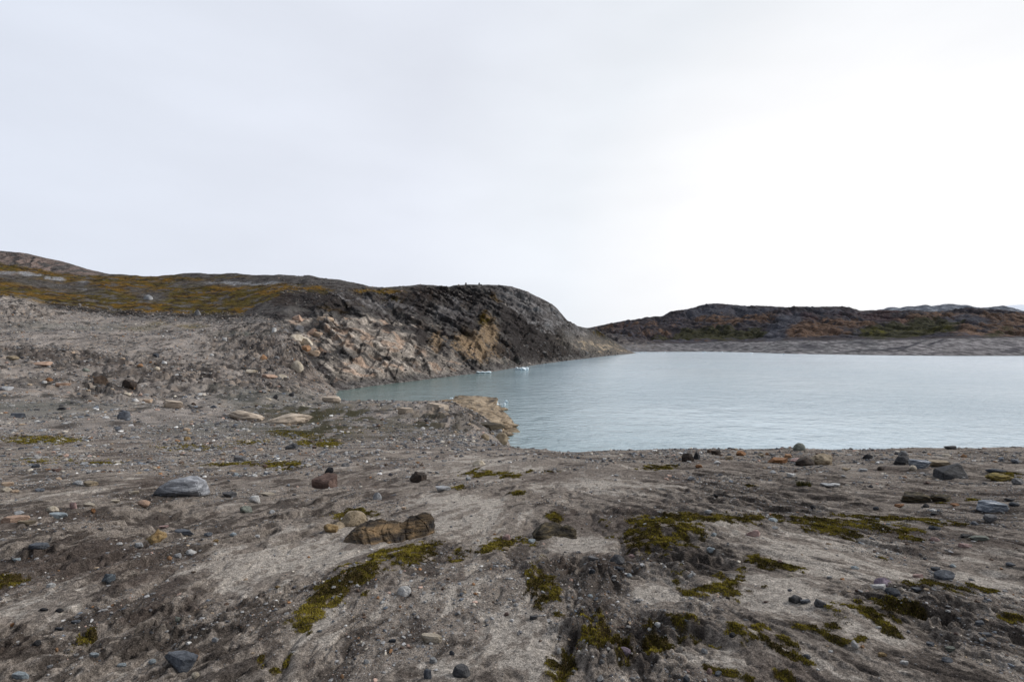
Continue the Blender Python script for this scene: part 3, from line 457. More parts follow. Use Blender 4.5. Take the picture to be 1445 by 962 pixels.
grn = ells(fpx, fpy + w * .5, [(1010, 471, 50, 8, 0), (1060, 470, 26, 7, -8), (970, 473, 20, 7, 0), (1280, 466, 60, 9, -3), (1320, 460, 36, 9, 5), (1240, 470, 30, 8, 0), (1410, 472, 30, 3, -10, .6), (940, 476, 30, 5, 0, .6)], .7)
C = mixc(C, cc(.036, .034, .013), ss(.3, .65, grn + .3 * a3) * .9)
C = mixc(C, cc(.095, .085, .014), ells(fpx, fpy + w * .4, [(1240, 469, 26, 4, 0), (1325, 467, 16, 3, 0), (1290, 468, 20, 3, 0, .7), (990, 478, 30, 2, 0, .4)], .8) * ss(-.1, .3, a3) * .8)
band = ss(-.8, .8, fpy - np.interp(px_f, sorted(F1y), [F1y[k] for k in sorted(F1y)])[None, :] + .8 * a3)
sh = mixc(np.broadcast_to(cc(.19, .180, .168), FF.shape).copy(), cc(.25, .23, .215), ss(-.2, .4, a2 + ells(fpx, fpy, [(1390, 489, 110, 9, 0), (1280, 497, 60, 4, -4)], .8)))
sh = mixc(sh, cc(.06, .054, .055), ss(.0, .35, a3 + .4 * a4 + .05) * .75)
sh = mixc(sh, cc(.05, .047, .052), ells(fpx, fpy + w * .1, [(1140, 489, 16, 4, 5, .8), (1010, 488, 40, 4, 0, .4), (1285, 488, 22, 1.4, -20), (1258, 492, 30, 1.2, -8), (1320, 483, 18, 1.3, -18), (1220, 494.5, 30, .9, -3), (1430, 494, 16, 3, -10, .8), (1215, 484, 24, 2, 3, .8), (1425, 486, 14, 2, 10, .5)], .7))
sh = mixc(sh, cc(.04, .038, .036), ss(499.6, 501.6, fpy + .5 * a4) * .6)
C = C * (1 - band[..., None]) + sh * band[..., None]
C = mixc(C, cc(.30, .24, .17), ells(fpx, fpy + w * .2, [(870, 483, 30, 4, 8), (900, 487, 20, 3, 8)], .7) * ss(.1, .3, a4 + .3 * a3) * .7)
C = mixc(C, cc(.150, .128, .110), ells(fpx, fpy + w * .4, [(868, 482, 40, 9, 8), (905, 486, 30, 6, 5), (840, 474, 24, 8, 10)], .7) * ss(-.35, .2, a3 + .5 * a4) * .75)
C = np.clip(C * np.array([.90, .92, .98]), .01, .5)
hills = grid_mesh('hills', FF, M_FAR, C); hills['kind'] = 'structure'

# far rock ridge and the ice cap behind it
px_r = np.arange(1120, 1900, 2.0)
RR = {1120: 452, 1200: 448, 1225: 441, 1240: 437, 1255: 434, 1270: 433.5, 1290: 432, 1310: 430.8, 1325: 430.5, 1335: 429, 1348: 429.8, 1362: 431, 1378: 433, 1395: 433.8, 1408: 433, 1415: 431.2, 1424: 433.4, 1436: 436, 1444: 439, 1470: 444, 1900: 450}
RG = sheet([Line(3050, z=-20, sm=4), Line(3250, y=add(RR, 10), sm=8), Line(3500, y=RR, sm=1), Line(3800, z=120, sm=10), Line(4400, z=-20, sm=10)], [20, 40, 10, 6], px_r)
RG[..., 2] += 16 * np.abs(n2(RG[..., 0] / 120, RG[..., 1] / 140, 501)) - 6 + 7 * n2(RG[..., 0] / 45, RG[..., 1] / 60, 502)
c_ = np.broadcast_to(cc(.085, .095, .115), RG.shape).copy(); c_ = mixc(c_, cc(.22, .235, .26), ss(.0, .4, n2(RG[..., 0] / 50, RG[..., 1] / 30, 503) + .4 * n2(RG[..., 0] / 18, RG[..., 1] / 14, 504)))
o = grid_mesh('mountains', RG, M_RIDGE, np.clip(c_, .02, .4)); o['kind'] = 'structure'
px_i = np.arange(1380, 1800, 4.0)
IC = {1380: 440, 1420: 433.2, 1435: 431.8, 1450: 431, 1520: 428, 1800: 424}
IG = sheet([Line(6300, z=-20, sm=4), Line(6500, y=add(IC, 8), sm=8), Line(7200, y=IC, sm=2), Line(9500, y=add(IC, -.6), sm=8), Line(10000, z=-20)], [10, 20, 10, 4], px_i)
IG[..., 2] += 6 * n2(IG[..., 0] / 300, IG[..., 1] / 200, 510)
m_ = bpy.data.materials.new('glacier_ice'); nt_, b_ = bsdf(m_, .6, .3); L_ = nt_.links.new
nz_ = node(nt_, 'ShaderNodeTexNoise', i_Scale=.004, i_Detail=6.0); tc_ = node(nt_, 'ShaderNodeTexCoord'); L_(tc_.outputs['Object'], nz_.inputs['Vector'])
rp_ = node(nt_, 'ShaderNodeValToRGB'); rp_.color_ramp.elements[0].color = (.62, .70, .80, 1); rp_.color_ramp.elements[1].color = (.82, .85, .9, 1); L_(nz_.outputs['Fac'], rp_.inputs[0]); L_(rp_.outputs[0], b_.inputs['Base Color'])
o = grid_mesh('glacier', IG, m_); o['kind'] = 'structure'

# ------------------------------------------------------------------ lake
def water_mat():
    m = bpy.data.materials.new('glacial_meltwater'); nt, b = bsdf(m, .14, .5); L = nt.links.new
    b.inputs['IOR'].default_value = 1.45; tc = node(nt, 'ShaderNodeTexCoord')
    nb = node(nt, 'ShaderNodeTexNoise', i_Scale=.012, i_Detail=3.0); L(tc.outputs['Object'], nb.inputs['Vector'])
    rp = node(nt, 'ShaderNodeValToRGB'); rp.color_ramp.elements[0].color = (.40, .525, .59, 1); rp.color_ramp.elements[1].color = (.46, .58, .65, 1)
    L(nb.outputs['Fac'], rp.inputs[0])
    # greenish inlet water; headland reflection painted dark there, sky reflection painted pale rightward
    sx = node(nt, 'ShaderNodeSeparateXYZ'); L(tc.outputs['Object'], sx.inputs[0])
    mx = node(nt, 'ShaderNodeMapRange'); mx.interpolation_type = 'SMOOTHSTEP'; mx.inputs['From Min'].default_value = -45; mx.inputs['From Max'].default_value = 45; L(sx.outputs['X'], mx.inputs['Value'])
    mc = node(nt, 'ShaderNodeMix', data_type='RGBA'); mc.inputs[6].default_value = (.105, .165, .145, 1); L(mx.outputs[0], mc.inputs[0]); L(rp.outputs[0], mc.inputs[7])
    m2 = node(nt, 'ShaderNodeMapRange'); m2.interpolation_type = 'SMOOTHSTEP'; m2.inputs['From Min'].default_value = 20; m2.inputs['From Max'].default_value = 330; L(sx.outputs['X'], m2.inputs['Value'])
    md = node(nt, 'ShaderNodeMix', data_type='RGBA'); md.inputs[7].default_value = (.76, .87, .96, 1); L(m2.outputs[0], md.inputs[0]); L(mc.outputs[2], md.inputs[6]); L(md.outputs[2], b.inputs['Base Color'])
    mp = node(nt, 'ShaderNodeMapping'); mp.inputs['Rotation'].default_value = (0, 0, R(-18)); mp.inputs['Scale'].default_value = (.8, 1, 1); L(tc.outputs['Object'], mp.inputs[0])
    n1 = node(nt, 'ShaderNodeTexNoise', i_Scale=.9, i_Detail=4.0, i_Roughness=.6, i_Distortion=.5); L(mp.outputs[0], n1.inputs['Vector'])
    n2_ = node(nt, 'ShaderNodeTexNoise', i_Scale=.22, i_Detail=3.0, i_Roughness=.5); L(mp.outputs[0], n2_.inputs['Vector'])
    gu = node(nt, 'ShaderNodeTexNoise', i_Scale=.02, i_Detail=3.0); L(mp.outputs[0], gu.inputs['Vector'])
    mr = node(nt, 'ShaderNodeMapRange'); mr.inputs['From Min'].default_value = .35; mr.inputs['From Max'].default_value = .65; mr.inputs['To Min'].default_value = .4; mr.inputs['To Max'].default_value = 1.3; L(gu.outputs['Fac'], mr.inputs['Value'])
    b1 = node(nt, 'ShaderNodeBump', i_Distance=.27); L(n1.outputs['Fac'], b1.inputs['Height']); L(mr.outputs[0], b1.inputs['Strength'])
    b2 = node(nt, 'ShaderNodeBump', i_Strength=.9, i_Distance=.45); L(n2_.outputs['Fac'], b2.inputs['Height']); L(b1.outputs[0], b2.inputs['Normal'])
    L(b2.outputs[0], b.inputs['Normal']); return m
yy = np.concatenate([np.linspace(20, 400, 60), np.linspace(410, 1800, 60)])
W = np.zeros((len(yy), 41, 3)); W[..., 0] = np.linspace(-1, 1, 41)[None, :] * (yy[:, None] * 1.0 + 2600); W[..., 1] = yy[:, None]; W[..., 2] = LAKE
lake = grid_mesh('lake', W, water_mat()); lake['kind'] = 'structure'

# ------------------------------------------------------------------ thin air: the far ridge pales, near things stay clear
def haze():
    bm = bmesh.new(); bmesh.ops.create_cube(bm, size=1)
    for v in bm.verts: v.co = Vector((-6000 if v.co.x < 0 else 17500, -520 if v.co.y < 0 else 10600, -20.5 if v.co.z < 0 else 900))
    me = bpy.data.meshes.new('haze'); bm.to_mesh(me); bm.free(); m = bpy.data.materials.new('air'); m.use_nodes = True; nt = m.node_tree; nt.nodes.clear()
    pv = nt.nodes.new('ShaderNodeVolumePrincipled'); pv.inputs['Density'].default_value = 7e-6; pv.inputs['Color'].default_value = (.80, .88, 1, 1); pv.inputs['Anisotropy'].default_value = .3
    out = nt.nodes.new('ShaderNodeOutputMaterial'); nt.links.new(pv.outputs[0], out.inputs['Volume']); me.materials.append(m)
    o = bpy.data.objects.new('haze', me); COL.objects.link(o); o['kind'] = 'stuff'
haze()
# ------------------------------------------------------------------ stones
PAL = {  # colour word: (dark, light, middle, bands)
 'grey': ((.10, .098, .098), (.24, .235, .235), None, 0), 'pale grey': ((.24, .245, .25), (.45, .455, .46), None, 0), 'dark grey': ((.045, .045, .048), (.12, .118, .12), None, 0),
 'black': ((.013, .013, .015), (.045, .044, .046), None, 0), 'white': ((.45, .44, .42), (.68, .67, .65), None, 0), 'cream': ((.36, .30, .22), (.58, .51, .41), None, 0),
 'tan': ((.17, .13, .08), (.36, .29, .20), None, 0), 'ochre': ((.20, .12, .045), (.42, .28, .12), (.28, .20, .10), 0), 'rust': ((.13, .06, .025), (.32, .16, .07), None, 0),
 'orange': ((.26, .135, .065), (.42, .25, .14), None, 0), 'brown': ((.05, .034, .024), (.15, .105, .075), None, 0), 'dark brown': ((.020, .015, .012), (.07, .05, .038), None, 0),
 'red-brown': ((.075, .045, .036), (.19, .125, .10), None, 0), 'pink': ((.30, .185, .165), (.46, .33, .30), None, 0), 'peach': ((.36, .25, .17), (.52, .40, .29), None, 0),
 'salmon': ((.33, .215, .15), (.50, .35, .26), None, 0), 'slate-blue': ((.065, .071, .082), (.165, .178, .20), None, 0), 'pale blue': ((.24, .28, .30), (.44, .49, .51), None, 0),
 'dark blue': ((.026, .030, .038), (.075, .083, .097), None, 0), 'purple': ((.15, .115, .15), (.30, .24, .29), None, 0), 'greenish grey': ((.10, .115, .095), (.24, .25, .21), None, 0),
 'mossy yellow': ((.055, .04, .010), (.26, .19, .035), (.16, .12, .03), 0)}
MATS = {}
def pal(c):
    if c not in MATS:
        a, b, m, bd = PAL[c]; MATS[c] = rock_mat(c.replace(' ', '_').replace('-', '_') + '_stone', a, b, m, bd, .78, 4., .04)
    return MATS[c]
M_GNEISS = rock_mat('banded_grey_gneiss', (.11, .115, .125), (.42, .43, .45), (.24, .245, .26), .35, .75, 5, .05)
M_OUT = rock_mat('stained_brown_bedrock', (.018, .016, .016), (.25, .165, .085), (.085, .060, .036), .12, .75, 5, .06)
M_LEDGE = rock_mat('tan_layered_bedrock', (.035, .026, .018), (.40, .31, .21), (.24, .18, .115), 1.2, .8, 9, .05)
M_PALE = rock_mat('pale_bedrock', (.26, .21, .16), (.56, .47, .37), (.44, .36, .28), .5, .85, 4, .04)
M_DARKM = rock_mat('dark_lichened_rock', (.020, .016, .012), (.13, .10, .055), (.05, .04, .025), .5, .85, 6, .05)
M_STRIPE = rock_mat('striped_slate', (.035, .045, .055), (.28, .32, .34), (.10, .12, .14), 2.2, .7, 6, .04)
M_WHITEST = rock_mat('blue_grey_white_streaked', (.10, .12, .15), (.50, .52, .54), (.18, .20, .23), .3, .75, 5, .04)

ICO = {}
def ico(n):
    if n not in ICO:
        bm = bmesh.new(); bmesh.ops.create_icosphere(bm, subdivisions=n, radius=1); 
        ICO[n] = (np.array([v.co[:] for v in bm.verts]), np.array([[v.index for v in f.verts] for f in bm.faces])); bm.free()
    return ICO[n]
def rock_verts(seed, dims, sub=4, kind='angular', rough=.05, flat_base=True):
    """stone: a ball cut by random planes (angular), softly lumped (round) or cut into a plate (slab); dims = w, d, h"""
    r = np.random.default_rng(seed); V, T = ico(sub); V = V.copy()
    ncut = {'angular': 13, 'round': 8, 'slab': 11, 'lumpy': 6}[kind]
    for _ in range(ncut):
        n = r.normal(size=3); 
        if kind == 'slab': n[2] *= .4
        n /= np.linalg.norm(n); d = r.uniform(.5, .82) if kind != 'round' else r.uniform(.66, .9)
        k = V @ n - d; V = V - np.outer(np.maximum(k, 0) * .94, n)
    if kind == 'slab':
        n = np.array([r.uniform(-.12, .12), r.uniform(-.12, .12), 1]); n /= np.linalg.norm(n); k = V @ n - .45; V -= np.outer(np.maximum(k, 0) * .95, n)
    o = r.uniform(0, 50, 3); Q = V + o
    amp = {'angular': .10, 'round': .10, 'slab': .08, 'lumpy': .26}[kind]
    V = V * (1 + amp * n3(*(Q * 1.3).T, 5) + amp * .5 * n3(*(Q * 3.1).T, 6) + rough * n3(*(Q * 7).T, 7) + rough * .6 * n3(*(Q * 15).T, 8))[:, None]
    mx, mn = V.max(0), V.min(0); V = (V - (mx + mn) / 2) / (mx - mn) * np.array(dims)
    return V, T
def to_obj(name, V, T, mat, sharp=.6):
    o = tri_mesh(name, V, T, mat, None, True)
    try: o.data.set_sharp_from_angle(angle=sharp)
    except Exception: pass
    return o
def rotz(V, a):
    c, s = math.cos(a), math.sin(a); return V @ np.array([[c, s, 0], [-s, c, 0], [0, 0, 1]])
def tag(o, label, cat, group=None):
    o['label'] = label; o['category'] = cat
    if group: o['group'] = group
    return o
PLACED = []
def place(name, px, py, w, h, mat, kind='angular', seed=None, rz=None, sub=None, depth=.75, sink=.22, finder=at, tilt=0.):
    """a stone whose foot shows at (px, py) and that is w x h pixels of the photograph in view"""
    p = finder(px, py); s = p.y / F; seed = seed if seed is not None else int(px * 7 + py * 13); r = np.random.default_rng(seed + 5)
    W = w * s; al = math.atan2(EYE - p.z, p.y); Hh = h * s; d = W * depth
    if d * math.sin(abs(al)) > .55 * Hh: d = max(.25 * W, .55 * Hh / max(math.sin(abs(al)), .05)); d = min(d, W * depth)
    vis = max((Hh - d * max(math.sin(al), 0) * .55) / math.cos(al), .35 * Hh); tot = vis / (1 - sink)
    sub = sub or (5 if w > 30 else 4 if w > 12 else 3)
    V, T = rock_verts(seed, (W, d, tot), sub, kind)
    if tilt: V = V @ np.array(Matrix.Rotation(tilt, 3, 'Y')).T
    a = rz if rz is not None else r.uniform(-.25, .25); V = rotz(V, a)
    o = to_obj(name, V, T, mat)
    o.location = (p.x, p.y + d * .45, p.z + tot * (.5 - sink)); PLACED.append((o.location.copy(), max(W, d) * .5))
    return o

# ---- the stones one would point at first: px, foot y, width, height, material, shape, name, label
BIG = [
 (211, 766, 33, 18, pal('ochre'), 'lumpy', 'rock', 'lumpy ochre and cream rock in front of the large pale grey boulder'),
 (455, 690, 38, 21, pal('red-brown'), 'angular', 'boulder', 'red-brown angular boulder behind the stained brown outcrop'),
 (464, 668, 14, 9, pal('black'), 'angular', 'stone', 'small black stone directly behind the red-brown angular boulder'),
 (337, 651, 21, 10, pal('grey'), 'angular', 'stone', 'blocky grey stone on the dark mossy strip behind the large pale grey boulder'),
 (358, 710, 15, 10, pal('white'), 'angular', 'stone', 'pointed off-white stone right of the large pale grey boulder'),
 (588, 681, 24, 16, pal('dark brown'), 'lumpy', 'rock', 'dark brown crumbling rock on the slope behind the stained outcrop'),
 (624, 694, 22, 8, pal('pale grey'), 'slab', 'stone', 'long flat pale grey stone between the outcrop and the moss strip'),
 (531, 705, 13, 11, pal('pale grey'), 'angular', 'stone', 'upright pale grey stone just behind the stained brown outcrop'),
 (676, 657, 19, 8, pal('cream'), 'angular', 'stone', 'cream pointed stone standing behind the thin moss strip'),
 (714, 763, 13, 9, pal('pink'), 'round', 'stone', 'pinkish white stone at the end of the moss on the gravel bank'),
 (872, 796, 22, 12, pal('dark grey'), 'angular', 'rock', 'dark grey rock on the gravel scarp below the sandy hollow'),
 (893, 788, 12, 6, pal('pink'), 'round', 'stone', 'pale pink stone right of the dark grey rock on the scarp'),
 (1130, 636, 18, 11, pal('greenish grey'), 'round', 'boulder', 'round lichen-grey boulder alone on the bank crest against the lake'),
 (1101, 654, 29, 8, pal('rust'), 'slab', 'rock', 'flat rust coloured rock left of the paired brown boulders'),
 (1139, 657, 28, 13, pal('dark brown'), 'angular', 'boulder', 'dark brown boulder, left one of the touching pair near the crest'),
 (1169, 656, 42, 17, pal('tan'), 'lumpy', 'boulder', 'tan topped brown boulder, right one of the touching pair near the crest'),
 (973, 651, 18, 12, pal('dark brown'), 'round', 'boulder', 'rounded dark brown boulder at the left end of the bank crest'),
 (984, 648, 10, 11, pal('black'), 'angular', 'stone', 'black stone leaning behind the rounded dark brown boulder'),
 (1011, 642, 14, 7, pal('dark brown'), 'slab', 'stone', 'dark low stone on the crest beside a small brown knob'),
 (1047, 643, 15, 7, pal('rust'), 'angular', 'stone', 'rust brown stone on the crest left of the round lichen-grey boulder'),
 (1066, 758, 21, 11, pal('pink'), 'angular', 'stone', 'pink wedge shaped stone in gravel below the long moss band'),
 (1279, 655, 25, 11, pal('black'), 'angular', 'boulder', 'black squarish boulder left of the grey streaked boulder'),
 (1304, 661, 26, 12, M_WHITEST, 'slab', 'boulder', 'dark grey boulder with pale streaks between the black boulder and tan slab'),
 (1333, 658, 37, 8, pal('tan'), 'slab', 'rock_slab', 'thin tan slab lying behind the black wedge boulder'),
 (1291, 664, 11, 7, pal('cream'), 'round', 'stone', 'cream brown rounded stone in front of the pale streaked boulder'),
 (1246, 664, 12, 6, pal('dark brown'), 'round', 'stone', 'small dark brown stone left of and below the black squarish boulder'),
 (1298, 709, 40, 15, M_DARKM, 'lumpy', 'rock', 'dark mossy bedrock hump, left piece of the split pair'),
 (1334, 708, 31, 11, M_DARKM, 'lumpy', 'rock', 'low tan and moss covered rock, right piece of the split pair'),
 (1421, 679, 36, 11, pal('mossy yellow'), 'lumpy', 'rock', 'low rock coated in yellow moss at the right edge'),
 (1441, 684, 16, 10, pal('grey'), 'angular', 'stone', 'grey stone beside the yellow moss coated rock'),
 (1406, 722, 38, 15, M_WHITEST, 'slab', 'boulder', 'half buried blue-grey boulder with a white streak along its back'),
 (1434, 714, 15, 6, pal('dark blue'), 'round', 'stone', 'dark blue stone touching the white streaked half buried boulder'),
 (1345, 634, 18, 5, pal('black'), 'slab', 'stone', 'flat black stone on the crest right of the round boulder'),
 (1227, 647, 14, 7, pal('black'), 'angular', 'stone', 'black stone near the crest right of the paired brown boulders'),
 (1278, 643, 15, 8, pal('grey'), 'round', 'stone', 'grey domed stone behind the black squarish boulder'),
 (1402, 736, 17, 10, pal('grey'), 'round', 'stone', 'grey domed stone below the white streaked half buried boulder'),
 (1322, 748, 15, 6, pal('dark blue'), 'round', 'stone', 'smooth dark blue stone below the yellow moss band'),
 (1378, 741, 12, 6, pal('slate-blue'), 'round', 'stone', 'smooth slate-blue stone right of the yellow moss band'),
 (1365, 759, 17, 5, pal('black'), 'slab', 'stone', 'flat black stone joined to a greenish one on open silt'),
 (1386, 763, 26, 7, pal('greenish grey'), 'slab', 'stone', 'flat greenish grey stone right of the flat black one'),
 (1366, 773, 17, 6, pal('pink'), 'slab', 'stone', 'flat pink stone below the flat greenish grey one'),
 (1409, 667, 25, 5, pal('dark blue'), 'slab', 'stone', 'long thin dark stone behind the yellow moss coated rock'),
 (1438, 654, 16, 6, pal('slate-blue'), 'slab', 'stone', 'flat slate-blue stone at the right edge near the crest'),
 (171, 592, 17, 13, pal('slate-blue'), 'round', 'boulder', 'rounded blue-grey boulder alone on the grey flat of the left slope'),
 (17, 589, 26, 6, pal('dark blue'), 'slab', 'rock', 'long dark blue flat rock at the left edge of the grey flat'),
 (179, 550, 20, 13, pal('dark brown'), 'angular', 'boulder', 'dark brown block above the rounded blue-grey boulder'),
 (138, 542, 19, 12, pal('brown'), 'angular', 'boulder', 'brown block left of the dark brown block on the slope'),
 (149, 823, 19, 13, M_STRIPE, 'round', 'stone', 'slate stone with pale stripes set in the sandy ground'),
 (238, 947, 50, 22, pal('slate-blue'), 'slab', 'rock_slab', 'wide slate-blue slab half buried near the bottom edge'),
 (256, 927, 25, 11, pal('brown'), 'round', 'rock', 'rounded brown rock touching the top of the slate-blue slab'),
 (261, 931, 11, 8, pal('salmon'), 'round', 'stone', 'small salmon stone right beside the slate-blue slab'),
 (605, 908, 32, 12, pal('cream'), 'slab', 'stone', 'long cream bone-like stone on fine gravel'),
 (569, 841, 21, 14, pal('white'), 'lumpy', 'stone', 'knobbly whitish stone at the lower end of the broad moss streak'),
 (650, 956, 27, 15, pal('dark grey'), 'angular', 'rock', 'dark grey half buried rock near the bottom centre edge'),
 (635, 924, 8, 6, pal('dark blue'), 'round', 'pebble', 'oval dark blue pebble left of the dark half buried rock'),
 (602, 958, 12, 12, pal('slate-blue'), 'round', 'stone', 'slate-blue stone in the dark peaty patch at the bottom edge'),
 (608, 936, 12, 9, pal('pale grey'), 'angular', 'stone', 'pale grey stone above the dark peaty patch at the bottom edge'),
 (886, 923, 20, 9, pal('purple'), 'round', 'stone', 'oval purple stone beside a moss clump'),
 (934, 887, 13, 8, pal('white'), 'round', 'stone', 'white stone at the upper edge of bright green moss'),
 (1160, 858, 16, 11, pal('dark grey'), 'angular', 'stone', 'pointed dark grey stone on clean sand'),
 (1125, 852, 18, 12, pal('dark grey'), 'lumpy', 'rock', 'crumbly dark grey rock left of the pointed dark grey stone'),
 (1139, 851, 18, 5, pal('slate-blue'), 'slab', 'stone', 'thin slate-blue stone between the crumbly rock and pointed stone'),
 (1338, 818, 28, 13, pal('slate-blue'), 'round', 'rock', 'smooth blue-grey rock behind a yellow-green moss strip'),
 (1323, 806, 16, 6, pal('dark blue'), 'slab', 'stone', 'dark capped stone just behind the smooth blue-grey rock'),
 (1251, 828, 24, 11, pal('purple'), 'angular', 'rock', 'purple-grey lumpy rock behind the flat white stone'),
 (1243, 831, 24, 6, pal('white'), 'slab', 'stone', 'flat white stone between purple-grey and dark blue rocks'),
 (1263, 842, 20, 11, pal('dark blue'), 'round', 'rock', 'dark blue smooth rock right of the flat white stone'),
 (1297, 815, 18, 5, pal('pink'), 'slab', 'stone', 'flat pale pink stone left of the smooth blue-grey rock'),
 (1005, 781, 14, 7, pal('pale blue'), 'round', 'stone', 'pale blue stone on the dark scarp below the moss band'),
 (408, 634, 20, 9, pal('dark grey'), 'lumpy', 'rock', 'dark grey crumbling rock beside the dark mossy flat'),
 (418, 524, 17, 15, pal('cream'), 'round', 'boulder', 'rounded cream boulder below the pale cliff blocks on the slope'),
 (707, 625, 20, 14, pal('tan'), 'round', 'boulder', 'rounded tan boulder at the water edge below the ledge'),
 (684, 621, 12, 9, pal('tan'), 'round', 'boulder', 'smaller tan boulder left of the rounded tan water edge boulder'),
 (16, 737, 35, 9, pal('salmon'), 'slab', 'stone', 'long salmon stone at the far left edge of the silt'),
 (69, 722, 19, 8, pal('cream'), 'round', 'stone', 'cream dome shaped stone behind the flat pale blue stone'),
 (77, 732, 28, 7, pal('pale blue'), 'slab', 'stone', 'flat pale blue stone in front of the cream dome'),
 (101, 719, 13, 10, pal('pink'), 'angular', 'stone', 'mauve pink broken stone right of the cream dome'),
 (198, 713, 20, 8, pal('salmon'), 'round', 'stone', 'pink salmon stone just left of the large pale grey boulder'),
 (50, 776, 25, 8, pal('slate-blue'), 'slab', 'stone', 'slate-blue and mauve flat stone on rough dark ground'),
 (107, 685, 14, 6, pal('pale grey'), 'round', 'stone', 'pale stone touching a tan one, left of the pair'),
 (124, 686, 19, 7, pal('tan'), 'slab', 'stone', 'tan flat stone touching a pale one, right of the pair'),
 (5, 694, 14, 7, pal('cream'), 'round', 'stone', 'cream stone at the far left edge, nearer of two'),
 (6, 687, 15, 6, pal('peach'), 'slab', 'stone', 'peach stone at the far left edge, farther of two'),
 (257, 755, 33, 6, pal('slate-blue'), 'slab', 'stone', 'long flat blue-grey stone right of the lumpy ochre rock'),
 (321, 702, 19, 8, pal('dark grey'), 'slab', 'stone', 'low dark grey stone right of the large pale grey boulder'),
 (344, 724, 19, 10, pal('greenish grey'), 'angular', 'stone', 'greenish grey stone in front of the pointed off-white stone'),
 (268, 784, 14, 9, pal('white'), 'lumpy', 'stone', 'white knobbly stone in the gravel below the lumpy ochre rock'),
 (206, 423, 12, 7, pal('pale grey'), 'angular', 'boulder', 'pale broken boulder on the rusty tundra of the left hillside'),
 (278, 445, 9, 8, pal('grey'), 'angular', 'boulder', 'grey boulder breaking the dark turf edge on the left slope'),
]
for px, py, w, h, m, kd, nm, lb in BIG:
    f = hill_at if (py < 447 and px < 400) else at
    o = place(nm, px, py, w, h, m, kd, finder=f, sink=.36 if nm in ('boulder', 'rock') else .40, depth=.6)
    tag(o, lb, {'rock_slab': 'slab'}.get(nm, nm))
LAND = [(243, 700, 'the large pale grey boulder'), (211, 762, 'the lumpy ochre rock'), (455, 685, 'the red-brown boulder'), (530, 755, 'the stained brown outcrop'), (624, 692, 'the long flat pale grey stone'),
 (872, 792, 'the dark grey scarp rock'), (1130, 634, 'the round crest boulder'), (1169, 652, 'the tan topped boulder'), (1066, 755, 'the pink wedge stone'), (1357, 672, 'the black wedge boulder'), (1298, 705, 'the dark mossy hump'),
 (1406, 718, 'the white streaked boulder'), (171, 588, 'the rounded blue-grey boulder'), (179, 546, 'the dark brown block'), (149, 820, 'the striped slate stone'), (238, 940, 'the slate-blue slab'), (605, 905, 'the long cream stone'),
 (569, 838, 'the knobbly whitish stone'), (650, 950, 'the half buried dark rock'), (886, 921, 'the oval purple stone'), (1160, 855, 'the pointed dark grey stone'), (1338, 815, 'the smooth blue-grey rock'), (1251, 826, 'the purple-grey rock'),
 (77, 729, 'the flat pale blue stone'), (785, 755, 'the dark peat hummock'), (1190, 880, 'the clover shaped moss patch'), (1080, 905, 'the dark brown moss clump'), (685, 590, 'the tan waterside ledge'), (405, 590, 'the cream slab pair'), (770, 828, 'the round moss clump'), (1150, 740, 'the long moss band'),
 (408, 630, 'the dark crumbling rock'), (418, 518, 'the rounded cream boulder'), (973, 646, 'the rounded dark crest boulder'), (50, 772, 'the slate and mauve stone'), (455, 860, 'the broad moss streak'), (60, 621, 'the yellow moss strip')]
